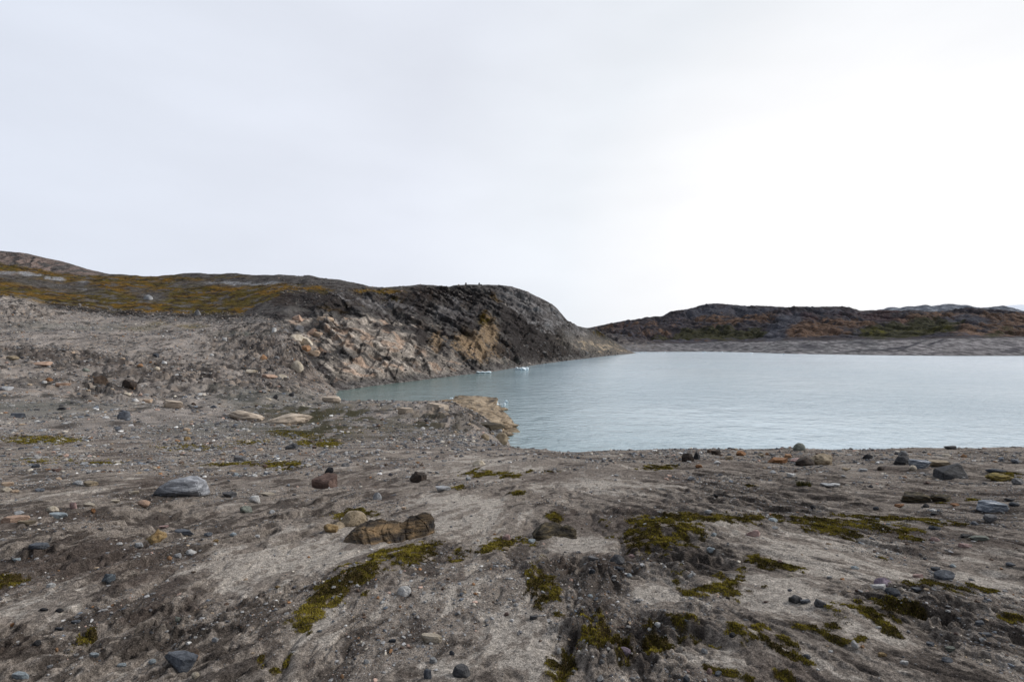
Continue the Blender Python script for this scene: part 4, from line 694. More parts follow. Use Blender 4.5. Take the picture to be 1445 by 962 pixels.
# ---- traced smaller stones: px, foot y, width, height, colour, shape
A, B_, S_, Lm = 'angular', 'round', 'slab', 'lumpy'
SMALL = [(17,695,11,5,'peach',B_),(52,694,13,5,'slate-blue',S_),(47,660,11,6,'dark blue',A),(76,666,14,5,'red-brown',S_),(124,715,19,5,'cream',S_),(161,710,13,4,'cream',S_),(185,697,17,6,'cream',Lm),(129,724,7,7,'rust',A),(167,770,8,4,'white',B_),(192,773,13,8,'pale grey',A),(35,741,28,5,'tan',S_),(22,726,13,6,'pale grey',A),(20,794,14,6,'pale blue',S_),(238,790,7,6,'orange',B_),(228,746,13,5,'pink',S_),
 (332,672,7,5,'pale blue',B_),(358,673,9,5,'white',B_),(291,757,11,6,'slate-blue',B_),(328,757,9,6,'pale blue',A),(304,764,8,4,'ochre',A),(362,758,8,4,'white',B_),(248,787,10,7,'pale grey',B_),(376,700,23,6,'cream',S_),(381,725,11,6,'pale grey',A),(326,666,9,4,'peach',A),(256,679,17,5,'pale grey',S_),(661,678,8,6,'pale grey',B_),(713,777,11,6,'tan',B_),(838,791,15,6,'grey',S_),(750,767,11,7,'pale blue',A),
 (1002,640,9,7,'brown',B_),(1113,646,11,6,'orange',S_),(988,660,10,5,'rust',B_),(1119,674,13,6,'white',S_),(1181,687,12,5,'white',S_),(1170,688,17,6,'pale grey',S_),(1011,702,8,6,'black',A),(1150,718,8,6,'black',A),(1001,726,11,6,'pale grey',S_),(1092,736,13,6,'pale blue',B_),(1008,757,9,6,'pale blue',A),(1096,747,9,5,'pale grey',A),(1126,651,15,6,'pink',Lm),(1238,720,8,6,'dark blue',B_),(1322,764,15,7,'pink',A),(1362,646,8,5,'orange',B_),(1429,707,13,4,'black',S_),(1319,722,10,4,'white',B_),(1320,727,11,4,'black',S_),(1272,716,13,5,'rust',S_),(1351,714,14,4,'rust',S_),(1220,666,11,5,'pale grey',S_),(1338,644,11,4,'cream',S_),(1308,716,8,6,'black',A),(1196,664,12,4,'tan',S_),(1093,668,9,5,'pale grey',A),(1013,655,10,5,'white',A),(1030,648,12,6,'tan',Lm),(1074,645,10,6,'tan',A),
 (69,889,13,4,'dark blue',S_),(98,880,11,5,'slate-blue',S_),(115,928,15,6,'pale blue',S_),(155,942,11,6,'pale blue',A),(28,959,25,8,'pale blue',S_),(6,885,13,5,'rust',S_),(57,862,13,4,'black',S_),(79,865,10,6,'black',B_),(200,939,11,7,'pale blue',B_),(61,919,5,5,'orange',A),(30,911,10,8,'black',B_),(243,877,11,7,'greenish grey',B_),(273,960,11,9,'cream',Lm),(392,830,12,5,'ochre',A),(292,906,9,7,'pale grey',B_),(510,937,8,7,'pale grey',B_),(539,852,8,5,'white',A),(549,907,12,5,'dark blue',S_),(479,957,6,6,'orange',B_),(714,869,7,5,'red-brown',A),
 (836,810,9,8,'dark blue',A),(875,808,12,8,'dark blue',A),(833,843,8,5,'pale blue',B_),(791,923,7,9,'white',A),(847,961,9,9,'white',A),(754,874,12,6,'dark grey',S_),(876,934,7,6,'white',B_),(888,815,8,6,'pale blue',B_),(852,937,9,7,'grey',B_),(975,815,9,7,'white',A),(1043,900,10,7,'black',B_),(1002,923,9,8,'pale grey',B_),(968,963,10,8,'dark blue',B_),(1006,952,8,9,'pink',A),(1018,955,11,7,'slate-blue',S_),(1102,794,6,5,'pink',B_),(1117,814,8,4,'cream',A),(1186,921,7,4,'white',B_),(1152,930,9,7,'slate-blue',A),(1296,835,16,6,'slate-blue',S_),(1429,799,12,5,'slate-blue',B_),(1391,883,15,6,'slate-blue',S_),(1407,899,18,7,'slate-blue',S_),(1222,916,9,11,'white',A),(1260,927,13,6,'ochre',Lm),(1232,915,7,5,'orange',A),(1290,939,10,7,'white',S_),(1347,801,8,5,'pale blue',A),(1403,906,7,5,'white',A),(1355,935,16,7,'slate-blue',A),(1330,912,12,6,'slate-blue',S_),(1360,920,13,7,'greenish grey',S_),
 (195,519,9,5,'orange',B_),(81,549,21,7,'salmon',S_),(83,579,12,5,'black',S_),(55,516,23,6,'salmon',S_),(14,511,19,7,'tan',A),(218,505,8,5,'dark blue',B_),(230,515,8,5,'white',A),(4,552,15,6,'pale grey',S_),(386,471,6,8,'white',A),(369,508,12,9,'orange',A),(387,563,7,6,'black',B_),(66,539,9,6,'rust',B_),(60,542,7,4,'white',B_),(118,525,12,5,'greenish grey',A),(219,523,8,5,'cream',B_),(183,553,9,4,'orange',B_),(188,568,9,5,'white',A),(147,591,10,4,'white',A),(177,562,10,4,'cream',A),(206,568,12,5,'peach',S_),(300,577,9,5,'slate-blue',A),(410,560,8,5,'black',B_),(378,566,8,3,'cream',S_),(348,625,7,5,'cream',B_),(262,622,9,7,'ochre',B_),(262,609,10,6,'peach',A),(375,533,22,5,'salmon',S_),(350,526,20,5,'cream',S_),(395,533,18,6,'cream',A),(412,489,24,12,'cream',A),(428,487,26,14,'cream',A),(437,472,16,10,'salmon',A),(417,452,18,9,'salmon',A),(446,476,16,9,'peach',A),(440,503,18,10,'peach',A),(430,495,14,9,'orange',A),(403,478,12,9,'grey',A),(420,468,14,10,'grey',A),(458,452,24,6,'peach',A)]
def label_stone(px, py, col, kd, size, used):
    shp = {'angular': 'angular', 'round': 'rounded', 'slab': 'flat', 'lumpy': 'knobbly'}[kd]
    L = sorted(LAND, key=lambda l: (l[0] - px) ** 2 + (2.2 * (l[1] - py)) ** 2)
    def rel(l):
        dx, dy = px - l[0], (py - l[1]) * 2.2
        d = 'left of' if dx < 0 else 'right of'
        v = 'in front of' if dy > 0 else 'behind'
        if abs(dx) > 1.6 * abs(dy): return f'{d} {l[2]}'
        if abs(dy) > 1.6 * abs(dx): return f'{v} {l[2]}'
        return f'{v} and {d} {l[2]}'
    for lm in L[:2]:
        for sz in (size, ):
            for nm in ('stone',):
                t = f'{sz} {col} {shp} {nm} {rel(lm)}'
                if t not in used and len(t.split()) <= 16: used.add(t); return t, None
    t = f'{size} {col} {shp} stone near {L[0][2]} and {L[1][2]}'
    if len(t.split()) > 16: t = f'{size} {col} {shp} stone near {L[0][2]}'
    if t not in used: used.add(t); return t, None
    return t, 'look-alike stones near ' + L[0][2].replace('the ', '', 1)
USED = set(); stones = []
for px, py, w, h, c, kd in SMALL:
    hl = px > 380 and py < 512
    o = place('stone', px, py, w, h * .92, pal(c), kd, finder=hill_at if (hl and px > 400) else at, sink=.34)
    stones.append((o, px, py, c, kd, 'large' if w > 16 else 'small'))
# ---- more stones of the same sorts, the largest of the scatter on the bank and the scree
rs = np.random.default_rng(77); cn = ['grey', 'grey', 'grey', 'pale grey', 'pale grey', 'cream', 'cream', 'tan', 'brown', 'pale blue', 'white', 'peach', 'greenish grey', 'dark brown', 'red-brown', 'dark grey']
n_auto = 0
while n_auto < 60:
    px, py = rs.uniform(5, 1440), rs.choice([rs.uniform(480, 640), rs.uniform(640, 720), rs.uniform(700, 955)], p=[.42, .28, .3])
    if py < 640 and px > 640 or (py < 560 and px > 400) or (560 < py < 600 and px > 600): continue
    w = rs.uniform(5, 8.5) if rs.random() < .85 else rs.uniform(8.5, 12)
    if any(abs(px - s[1]) < 14 and abs(py - s[2]) < 7 for s in stones) or any(abs(px - b[0]) < b[2] * .6 + 8 and abs(py - b[1] + b[3] * .5) < b[3] * .6 + 4 for b in BIG): continue
    c = cn[rs.integers(len(cn))]; kd = (A, B_, S_, A)[rs.integers(4)]
    o = place('stone', px, py, w, w * rs.uniform(.35, .55), pal(c), kd, sink=.4); stones.append((o, px, py, c, kd, 'small' if w < 10 else 'large')); n_auto += 1
grp = {}
for s in stones: s_ = label_stone(s[1], s[2], s[3], s[4], s[5], USED); grp.setdefault(s_[0], []).append((s[0], s_[1]))
for lb, os_ in grp.items():
    g = next((x[1] for x in os_ if x[1]), None) if len(os_) > 1 else None
    for o, _ in os_: tag(o, lb, 'stone', g or 'stones strewn over the bank and scree')

# ---- black wedge boulder: a hull with two faces meeting in a ridge
def hull_rock(name, pts, mat, size, loc, rz=0, cuts=3, rough=.02, seed=1):
    bm = bmesh.new()
    for p in pts: bm.verts.new(p)
    r = bmesh.ops.convex_hull(bm, input=bm.verts[:]); 
    bmesh.ops.delete(bm, geom=[v for v in bm.verts if not v.link_faces], context='VERTS')
    bmesh.ops.bevel(bm, geom=bm.edges[:], offset=.018, segments=2, affect='EDGES')
    bmesh.ops.triangulate(bm, faces=bm.faces[:])
    for _ in range(cuts): bmesh.ops.subdivide_edges(bm, edges=[e for e in bm.edges if e.calc_length() > .05], cuts=1, use_grid_fill=True)
    bmesh.ops.triangulate(bm, faces=bm.faces[:]); bm.normal_update()
    V = np.array([v.co[:] for v in bm.verts]); N = np.array([v.normal[:] for v in bm.verts]); T = np.array([[v.index for v in f.verts] for f in bm.faces]); bm.free()
    Q = V + seed * 7.3
    V = V + N * (rough * (n3(*(Q * 4).T, 31) + .6 * n3(*(Q * 11).T, 32) + .4 * n3(*(Q * 27).T, 33)))[:, None]
    o = to_obj(name, rotz(V * size, rz), T, mat, .5); o.location = loc; return o
p = at(1357, 675); s = 47 * p.y / F
o = hull_rock('boulder', [(-.5, -.22, -.1), (-.49, .22, -.1), (-.47, -.16, .12), (-.43, .25, .15), (.17, -.02, .37), (.2, .12, .35), (.22, -.30, -.1), (.52, .06, -.1), (.34, .38, -.1), (-.1, .35, -.1)],
    rock_mat('black_basalt', (.010, .010, .011), (.050, .050, .055), None, 0, .6, 5, .04), s, (p.x, p.y + .25 * s, p.z + .03 * s), 0, 3, .007); tag(o, 'largest black boulder on the right, a wedge rising to a sharp peak', 'boulder')

p = at(243, 703); s = 66 * p.y / F
o = hull_rock('boulder', [(-.52, -.05, -.02), (-.47, -.14, .06), (-.32, -.16, .20), (-.12, -.10, .33), (.20, -.08, .34), (.42, -.06, .27), (.50, -.10, .10), (.49, .0, -.05), (.1, -.22, .09), (.34, -.20, .09), (-.2, -.20, .04), (-.3, .35, .22), (.1, .42, .30), (.4, .35, .2), (-.5, .3, -.1), (.5, .35, -.1), (0, .0, -.12)], M_GNEISS, s, (p.x, p.y + .2 * s, p.z + .02 * s), 0, 4, .012, 4)
tag(o, 'large pale grey banded boulder on the bare silt, undercut along its dark base', 'boulder')

# ---- outcrops built of several merged lumps
def lumps(name, mat, parts, origin, yaw=0, sharp=.7):
    """parts: (x, y, z, w, d, h, rz, tilt about the view axis, shape, seed)"""
    Vs, Ts, n = [], [], 0
    for x, y, z, w, d, h, rz, ti, kd, sd in parts:
        V, T = rock_verts(sd, (w, d, h), 5, kd, .06); V = V @ np.array(Matrix.Rotation(ti, 3, 'Y')).T; V = rotz(V, rz) + np.array([x, y, z]); Vs.append(V); Ts.append(T + n); n += len(V)
    o = to_obj(name, rotz(np.concatenate(Vs), yaw), np.concatenate(Ts), mat, sharp); o.location = origin; return o
p = at(487, 752); s = p.y / F
o = lumps('rock', pal('tan'), [(0, 34*s, 3*s, 42*s, 32*s, 32*s, .3, -.15, 'round', 21), (-16*s, 16*s, 0, 22*s, 22*s, 18*s, .1, 0, 'round', 24)], (p.x, p.y, p.z)); tag(o, 'tan rounded rock leaning behind the left end of the stained outcrop', 'rock')
p = at(464, 752); s = p.y / F
o = place('rock', 464, 753, 22, 13, pal('ochre'), 'round', seed=29); tag(o, 'ochre mossy rock at the left foot of the stained brown outcrop', 'rock')
p = at(785, 760); s = p.y / F
o = lumps('peat_hummock', M_DARKM, [(-14*s, 20*s, -4*s, 58*s, 46*s, 40*s, .2, .1, 'lumpy', 33), (16*s, 14*s, -5*s, 46*s, 34*s, 34*s, -.3, .15, 'lumpy', 36)], (p.x, p.y, p.z)); tag(o, 'dark peat hummock with a moss skirt above the sandy hollow', 'hummock')

# ledge at the water's edge: stacked plates dipping towards the lake
p = at(640, 596); q = Vector((-.2, 84, LAKE))
Xp = lambda px, Y: (px - CX) / F * Y
def hull_VT(pts, bev=.012, cuts=5, rough=.010, seed=1, lim=.035, slant=0):
    bm = bmesh.new()
    for p in pts: bm.verts.new(p)
    bmesh.ops.convex_hull(bm, input=bm.verts[:]); bmesh.ops.delete(bm, geom=[v for v in bm.verts if not v.link_faces], context='VERTS')
    bmesh.ops.bevel(bm, geom=bm.edges[:], offset=bev, segments=2, affect='EDGES'); bmesh.ops.triangulate(bm, faces=bm.faces[:])
    for _ in range(cuts):
        bmesh.ops.subdivide_edges(bm, edges=[e for e in bm.edges if e.calc_length() > lim], cuts=1, use_grid_fill=True); bmesh.ops.triangulate(bm, faces=bm.faces[:])
    bm.normal_update(); V = np.array([v.co[:] for v in bm.verts]); N = np.array([v.normal[:] for v in bm.verts]); T = np.array([[v.index for v in f.verts] for f in bm.faces]); bm.free()
    Q = V + seed * 7.3; st = (Q[:, 0] * 9 + Q[:, 2] * 5 - Q[:, 1] * 3 if slant else Q[:, 2] * 14 + Q[:, 0] * 3) + 1.5 * n3(*(Q * 3).T, 35)
    return V + N * (rough * (1.6 * n3(*(Q * 3).T, 31) + n3(*(Q * 8).T, 32) + .5 * n3(*(Q * 22).T, 33) + 1.1 * ss(-.08, .08, n2(st, Q[:, 1] * 1.2, 34)) - 1.1 * ss(.05, 0, np.abs(n3(Q[:, 0] * 2.4, Q[:, 1] * 4.5, Q[:, 2] * 4 + Q[:, 0], 36)))))[:, None], T
def W_(px, py, Y): return np.array([(px - CX) / F * Y, Y - 84, -(py - HY) / F * Y + 13.0])
Vs, Ts, n_ = [], [], 0
for k, sl_pts in enumerate([
    [(638, 563, 98), (690, 561, 102), (716, 584, 86), (729, 603, 77), (700, 606, 73), (655, 584, 75), (640, 574, 86)],
    [(640, 558.5, 101), (676, 558, 103), (702, 561, 101), (694, 572, 93), (660, 572, 92), (644, 566, 96)],
    [(676, 596, 76), (712, 605, 73), (723, 618, 69), (708, 626, 66), (684, 618, 68)],
    [(600, 566, 92), (648, 563, 96), (652, 574, 84), (610, 574, 82)],
    [(648, 584, 74), (690, 598, 72), (690, 606, 69), (655, 598, 69)],
    [(700, 590, 83), (728, 604, 77), (724, 609, 74), (698, 604, 75)]]):
    top = [W_(*q) / 10 for q in sl_pts]; bot = [q + np.array([.04 * (i_ % 2), 0, -.30]) for i_, q in enumerate(top)]
    V, T = hull_VT([tuple(q) for q in top + bot], seed=k + 1, rough=.016, cuts=6, lim=.028); Vs.append(V * 10); Ts.append(T + n_); n_ += len(V)
rl = np.random.default_rng(44)
for i in range(26):
    Y = rl.uniform(66, 104); pxe = np.interp(Y, [66, 72, 77, 86, 104], [712, 722, 728, 716, 704]); pp = pxe - abs(rl.normal(0, 20)); t = (pxe - pp) / 60
    V, T = rock_verts(80 + i, (rl.uniform(.8, 2.4), rl.uniform(.7, 1.8), rl.uniform(.5, 1.2)), 3, 'angular'); V = rotz(V, rl.uniform(-.7, .3)) + np.array([(pp - CX) / F * Y, Y - 84, .1 + 1.9 * min(t, 1)]); Vs.append(V); Ts.append(T + n_); n_ += len(V)
o = to_obj('rock_ledge', np.concatenate(Vs), np.concatenate(Ts), M_LEDGE, .5); o.location = (0, 84, LAKE); tag(o, 'tan layered rock ledge sloping into the lake at the tip of the near bank', 'ledge')
p = at(530, 768); s = p.y / F; Vs, Ts, n_ = [], [], 0
for k, pts in enumerate([
    [(-54, 6, -10), (-40, -12, -10), (-6, -14, -10), (12, 4, -8), (-46, 18, 5), (-34, 26, 20), (-14, 34, 33), (6, 36, 32), (16, 34, 16), (-42, 54, 0), (12, 56, 10), (-20, 8, 14)],
    [(0, 8, -8), (26, 10, -8), (36, 22, -8), (4, 34, 28), (20, 38, 27), (34, 40, 18), (2, 60, 16), (30, 62, 12), (14, 18, 12)],
    [(22, 22, -8), (64, 34, -8), (74, 48, -6), (26, 34, 22), (40, 46, 33), (60, 52, 41), (72, 54, 36), (76, 64, 6), (28, 64, 8), (60, 76, 16)]]):
    V, T = hull_VT([(a / 100, b / 100, (c - 3 if c < 0 else c * .70) / 100) for a, b, c in pts], .015, 6, .017, k + 11, .025, 1); Vs.append(V * 100 * s); Ts.append(T + n_); n_ += len(V)
o = to_obj('rock_outcrop', np.concatenate(Vs), np.concatenate(Ts), M_OUT, .5); o.location = p
tag(o, 'low bedrock outcrop stained black and rusty brown, largest rock breaking through the near silt', 'outcrop')
p = at(700, 606); o = place('rock_slab', 690, 607, 44, 10, M_DARKM, 'slab', seed=61); tag(o, 'dark wet slab below the tan waterside ledge', 'slab')

# pale bedrock slabs showing through the left flat
for px, py, w, h, ti, lb in [(343, 593, 52, 13, .10, 'cream bedrock slab on the grey flat, left one of the long pair'), (402, 598, 64, 15, -.16, 'cream bedrock slab rising to a hump, right one of the long pair'), (465, 568, 28, 9, .05, 'cream bedrock slab at the edge of the green inlet'), (572, 585, 24, 9, 0, 'small cream bedrock slab between the inlet slab and the tan ledge'), (240, 577, 34, 11, .12, 'cream and peach bedrock slab right of the rounded blue-grey boulder'), (615, 578, 34, 9, .1, 'pale grey bedrock slab touching the left side of the tan ledge')]:
    o = place('rock_slab', px, py, w, h, M_PALE, 'lumpy' if w > 40 else 'slab', depth=.5, sink=.3, tilt=ti); tag(o, lb, 'slab', 'pale bedrock slabs on the left flat')

# ---- ice on the lake, cairns on the headland
M_ICE = bpy.data.materials.new('lake_ice'); nt_, b_ = bsdf(M_ICE, .35, .4); L_ = nt_.links.new
nz_ = node(nt_, 'ShaderNodeTexNoise', i_Scale=3.0, i_Detail=5.0); tc_ = node(nt_, 'ShaderNodeTexCoord'); L_(tc_.outputs['Generated'], nz_.inputs['Vector'])
rp_ = node(nt_, 'ShaderNodeValToRGB'); rp_.color_ramp.elements[0].position = .4; rp_.color_ramp.elements[0].color = (.60, .74, .79, 1); rp_.color_ramp.elements[1].position = .6; rp_.color_ramp.elements[1].color = (.86, .89, .91, 1)
L_(nz_.outputs['Fac'], rp_.inputs[0]); L_(rp_.outputs[0], b_.inputs['Base Color'])
def on_lake(px, py): Y = 13.0 * F / (py - HY); return Vector(((px - CX) / F * Y, Y, LAKE))
def ice(px, py, w, h, parts, label, seed, name='iceberg'):
    p = on_lake(px, py); s = p.y / F; r = np.random.default_rng(seed); Ls = []
    for k in range(parts):
        f = (k + .5) / parts - .5
        Ls.append((f * w * s * .8, r.uniform(-.2, .2) * w * s, h * s * .22, w * s / parts * 1.5, w * s * .5, h * s * r.uniform(.8, 1.3), r.uniform(-.3, .3), r.uniform(-.1, .1), 'angular', seed * 10 + k))
    o = lumps(name, M_ICE, Ls, p); return o
tag(ice(682, 526, 22, 3.6, 3, '', 3), 'low double humped blue-white iceberg near the headland, left of the larger one', 'iceberg', 'icebergs off the headland')
tag(ice(736, 522, 20, 5.2, 4, '', 5), 'taller ragged blue-white iceberg right of the low one', 'iceberg', 'icebergs off the headland')
tag(ice(710, 519, 4, 2, 1, '', 6, 'ice_chunk'), 'tiny ice chunk between the two icebergs', 'ice chunk', 'ice chunks on the lake')
tag(ice(637, 564, 6, 4, 2, '', 7, 'ice_chunk'), 'white ice chunk behind the left end of the tan ledge', 'ice chunk', 'ice chunks on the lake')
tag(ice(714, 568, 5, 5, 1, '', 8, 'ice_chunk'), 'white ice chunk afloat off the end of the tan ledge', 'ice chunk', 'ice chunks on the lake')
for k, (px, w) in enumerate([(886, 4), (906, 5), (911, 3), (938, 2.2), (993, 5), (1019, 3), (1060, 4), (1106, 2.2)]):
    yb = float(np.interp(px, sorted(S_y), [S_y[i] for i in sorted(S_y)])) + 1.0
    if px < 900: yb += 1
    o = ice(px, yb, w, 1.3, 1, '', 30 + k, 'ice_chunk'); tag(o, 'tiny white ice chunk stranded along the far shore', 'ice chunk', 'ice chunks along the far shore')
for k in range(9):
    o = place('ice_chunk', 690 + k * 2.6 + rs.uniform(-1, 1), 572 + rs.uniform(-2, 5), rs.uniform(3, 6), rs.uniform(3, 5), M_ICE, 'angular', finder=lambda a, b: on_lake(a, b) + Vector((0, 0, .4)), seed=700 + k, sink=.3); tag(o, 'broken ice chunk piled in the notch of the tan ledge', 'ice chunk', 'ice chunks in the notch of the ledge')
for px, lb in ((658, 'small stone cairn on the headland top, left one of two'), (676.5, 'small stone cairn on the headland top, right one of two')):
    j = int(np.argmin(np.abs(px_h - px))); Pc = H[:, j]; yv = HY - (Pc[:, 2] - EYE) / Pc[:, 1] * F; i = int(np.argmin(yv)); p = Vector([float(v) for v in Pc[i]]); s = p.y / F
    o = lumps('cairn', pal('dark grey'), [(0, 0, .45 * s, 2.8 * s, 2.8 * s, 1.8 * s, .2, 0, 'angular', 71), (.1 * s, 0, 1.4 * s, 2.3 * s, 2.3 * s, 1.5 * s, .6, 0, 'angular', 72), (-.1 * s, 0, 2.3 * s, 1.7 * s, 1.7 * s, 1.3 * s, .1, 0, 'angular', 73)], p); tag(o, lb, 'cairn', 'cairns on the headland')

# ---- gravel: every smaller stone, one uncountable mass
def gravel():
    r = np.random.default_rng(5); nrow, ncol = G.shape[:2]
    vis = (gpx > -420) & (gpx < 1900) & (gpy < 1000) & (rowt_g >= NEAR_ROW + 12) & (G[..., 2] > LAKE + .15)
    grav = ss(-.1, .5, n2(GX / 1.3, GY / 1.3, 600) + .5 * n2(GX / .4, GY / .4, 601) - .7 * calm + .5 * ells(gpx, gpy, [(740, 800, 130, 28, 4), (570, 890, 110, 50, -10), (1330, 890, 130, 50, 10), (900, 870, 90, 30, 0), (230, 775, 60, 18, 0), (60, 660, 120, 20, 0), (1280, 770, 100, 12, 0), (900, 795, 100, 14, 4), (330, 640, 160, 30, 0), (620, 610, 80, 30, 0), (1150, 645, 300, 8, 0), (1060, 765, 80, 14, 0)], .8)) + .06
    dens = grav * (1 - .8 * moss) * vis
    dens = np.maximum(dens, vis * ss(14, 30, GY) * (.25 + .75 * ss(-.2, .3, n2(GX / 6, GY / 12, 602) + .3 * ribs)))
    area = np.gradient(GX, axis=1) * np.gradient(GY, axis=0); 
    dens = dens * (1 - .75 * wet); wgt = dens * np.abs(area) / np.maximum(GY, 1) ** 2.0; wgt = wgt.reshape(-1); wgt /= wgt.sum()
    N = 215000; idx = r.choice(len(wgt), N, p=wgt); P0 = G.reshape(-1, 3)[idx].copy(); Y = P0[:, 1]
    P0[:, :2] += r.normal(0, 1, (N, 2)) * (.003 * Y)[:, None] * .4
    s_px = .95 * (1 - r.random(N)) ** (-1 / 2.2); s_px = np.clip(s_px, 0, 7.5)
    size = np.clip(s_px * Y / F, .0035, .65); size = np.where(Y < 8, np.clip(size, .0045, .035), size)
    pal_ = np.array([(.16, .155, .15), (.22, .215, .21), (.10, .098, .10), (.30, .295, .29), (.42, .38, .32), (.055, .055, .06), (.13, .145, .165), (.26, .20, .14), (.22, .12, .06), (.55, .54, .52), (.36, .25, .2), (.08, .055, .04), (.07, .078, .09)])
    pw = np.array([22, 18, 16, 9, 5, 9, 6, 5, 2.0, 2.2, 2.2, 7, 3]); pw = pw / pw.sum(); ci = r.choice(len(pal_), N, p=pw)
    out = ([], [], []); base = 0
    for sub, sel in ((1, size / Y * F < 4.2), (2, size / Y * F >= 4.2)):
        V0, T0 = ico(sub); vari = []
        for k in range(16):
            rr_ = np.random.default_rng(900 + k); V = V0.copy()
            for _ in range(5):
                n = rr_.normal(size=3); n /= np.linalg.norm(n); kk = V @ n - rr_.uniform(.45, .8); V = V - np.outer(np.maximum(kk, 0), n)
            vari.append(V * (1 + .12 * rr_.normal(size=(len(V), 1))) * np.array([1, rr_.uniform(.6, 1), rr_.uniform(.35, .75)]))
        vari = np.array(vari); ids = np.nonzero(sel)[0]; n = len(ids)
        a = r.uniform(0, 6.28, n); ca, sa = np.cos(a), np.sin(a); V = vari[r.integers(0, 16, n)] * (size[ids] * .5)[:, None, None]
        X = V[..., 0] * ca[:, None] - V[..., 1] * sa[:, None]; Yv = V[..., 0] * sa[:, None] + V[..., 1] * ca[:, None]
        V = np.stack([X, Yv, V[..., 2]], -1) + (P0[ids] + np.array([0, 0, 1]) * (size[ids] * .08)[:, None])[:, None, :]
        T = T0[None] + (np.arange(n) * len(V0))[:, None, None] + base; base += n * len(V0)
        c = pal_[ci[ids]] * r.uniform(.9, 1.5, (n, 1)); out[0].append(V.reshape(-1, 3)); out[1].append(T.reshape(-1, 3)); out[2].append(np.repeat(c, len(V0), 0))
    o = tri_mesh('gravel', np.concatenate(out[0]), np.concatenate(out[1]), M_GRAVEL, np.concatenate(out[2])); o['kind'] = 'stuff'
def rubble():
    r = np.random.default_rng(15); zone = (ss(8, 30, rowt) * ss(200, 90, rowt) * ss(395, 430, hpx) * (.35 + .65 * ss(-.1, .3, n2(HX / 7, HYY / 9, 620))) + 1.6 * ss(7, 1.5, np.abs(hpy - edge_l - 3)) * ss(430, 390, hpx) + .5 * ss(440, 420, hpy) * ss(380, 420, hpx) * ss(nr, nr - 30, rowt)) * (H[..., 2] > LAKE + .2) * (hpx > -60)
    wgt = zone * np.ones_like(HX); wgt = wgt.reshape(-1) / wgt.sum(); N = 9000; idx = r.choice(len(wgt), N, p=wgt); P0 = H.reshape(-1, 3)[idx]; Y = P0[:, 1]
    size = np.clip(.95 * (1 - r.random(N)) ** (-1 / 2.4), 0, 5) * Y / F; V0, T0 = ico(1)
    V = V0[None] * (1 + .22 * r.normal(size=(N, len(V0), 1))) * (size[:, None, None] * .5) * np.stack([r.uniform(.8, 1.3, N), r.uniform(.7, 1.1, N), r.uniform(.45, .8, N)], -1)[:, None, :] + P0[:, None, :]
    T = (T0[None] + (np.arange(N) * len(V0))[:, None, None]).reshape(-1, 3)
    pl = np.array([(.14, .13, .12), (.06, .054, .05), (.22, .20, .185), (.34, .29, .25), (.28, .20, .15), (.09, .08, .075)]); c = pl[r.choice(6, N, p=[.28, .26, .18, .12, .06, .10])] * r.uniform(.75, 1.2, (N, 1))
    o = tri_mesh('rubble', V.reshape(-1, 3), T, M_GRAVEL, np.repeat(c, len(V0), 0)); o['kind'] = 'stuff'
rubble()
rowt_g = np.arange(G.shape[0])[:, None] * np.ones((1, G.shape[1]))
gravel()
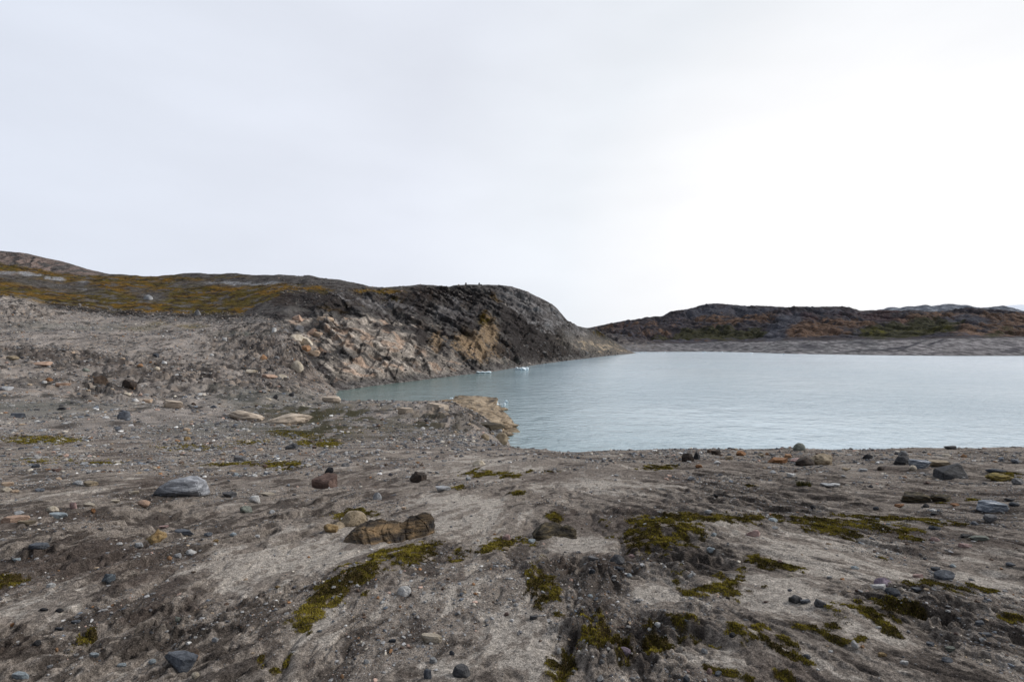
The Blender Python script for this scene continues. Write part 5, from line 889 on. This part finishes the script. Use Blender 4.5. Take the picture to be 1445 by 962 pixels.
# ---- moss: short upright shoots over the mats, one uncountable mass
def moss_tufts():
    r = np.random.default_rng(6); area = np.abs(np.gradient(GX, axis=1) * np.gradient(GY, axis=0))
    vis = (gpx > -60) & (gpx < 1505) & (gpy < 985) & (GY < 30)
    wgt = (.45 * moss_soft ** 1.5 + .55 * (moss > .5) * moss) * vis * area / np.maximum(GY, 1) ** 1.6; wgt = wgt.reshape(-1); wgt /= wgt.sum()
    N = 120000; idx = r.choice(len(wgt), N, p=wgt); P0 = G.reshape(-1, 3)[idx].copy(); Y = P0[:, 1]
    P0[:, :2] += r.normal(0, .0025, (N, 2)) * Y[:, None] * .4
    tone = n2(P0[:, 0] / .25, P0[:, 1] / .25, 700) + .6 * n2(P0[:, 0] / .07, P0[:, 1] / .07, 701) + .25 * r.normal(size=N)
    ln = (.005 + .0012 * Y * r.uniform(.5, 1.3, N)) * r.uniform(.6, 1.2, N); wd = .001 + .0005 * Y
    nb = 3; a = r.uniform(0, 6.28, (N, nb)); lean = r.uniform(.2, 1.0, (N, nb))
    tip = P0[:, None, :] + np.stack([np.cos(a) * lean, np.sin(a) * lean, np.ones_like(a)], -1) * ln[:, None, None] * r.uniform(.7, 1.1, (N, nb, 1))
    sd = np.stack([-np.sin(a), np.cos(a), 0 * a], -1) * wd[:, None, None]
    b0 = P0[:, None, :] - sd; b1 = P0[:, None, :] + sd; b0[..., 2] -= .004; b1[..., 2] -= .004
    V = np.stack([b0, b1, tip], 2).reshape(-1, 3); T = np.arange(len(V)).reshape(-1, 3)
    cA, cB, cD = cc(.150, .126, .022), cc(.36, .295, .05), cc(.030, .024, .009)
    c = mixc(mixc(np.broadcast_to(cA, (N, 3)).copy(), cB, ss(-.1, .5, tone)), cD, ss(-.1, -.5, tone) * .9); c = mixc(c, cc(.16, .11, .05), (r.random(N) < .12) * 1.0)
    o = tri_mesh('moss', V, T, M_MOSS, np.repeat(c, 3 * nb, 0)); o['kind'] = 'stuff'
moss_tufts()
# tuft of grass on the silt
def grass_tuft(px, py, w, h):
    r = np.random.default_rng(8); p = at(px, py); s = p.y / F; V = []
    for _ in range(260):
        b = np.array([r.uniform(-.5, .5) * w * s, r.uniform(-.2, .2) * w * s, -.01]); a = r.uniform(0, 6.28); l = h * s * r.uniform(.5, 1.1)
        t = b + np.array([math.cos(a) * l * .35, math.sin(a) * l * .35, l]); sd = np.array([-math.sin(a), math.cos(a), 0]) * .006; V += [b - sd, b + sd, t]
    V = np.array(V); T = np.arange(len(V)).reshape(-1, 3); o = tri_mesh('grass_tuft', V, T, M_MOSS, np.repeat(np.where(r.random((260, 1)) < .5, cc(.13, .11, .035), cc(.06, .06, .025)), 3, 0)); o.location = p
    tag(o, 'small tuft of dry green grass on the bare silt', 'grass')
grass_tuft(1135, 685, 19, 8)
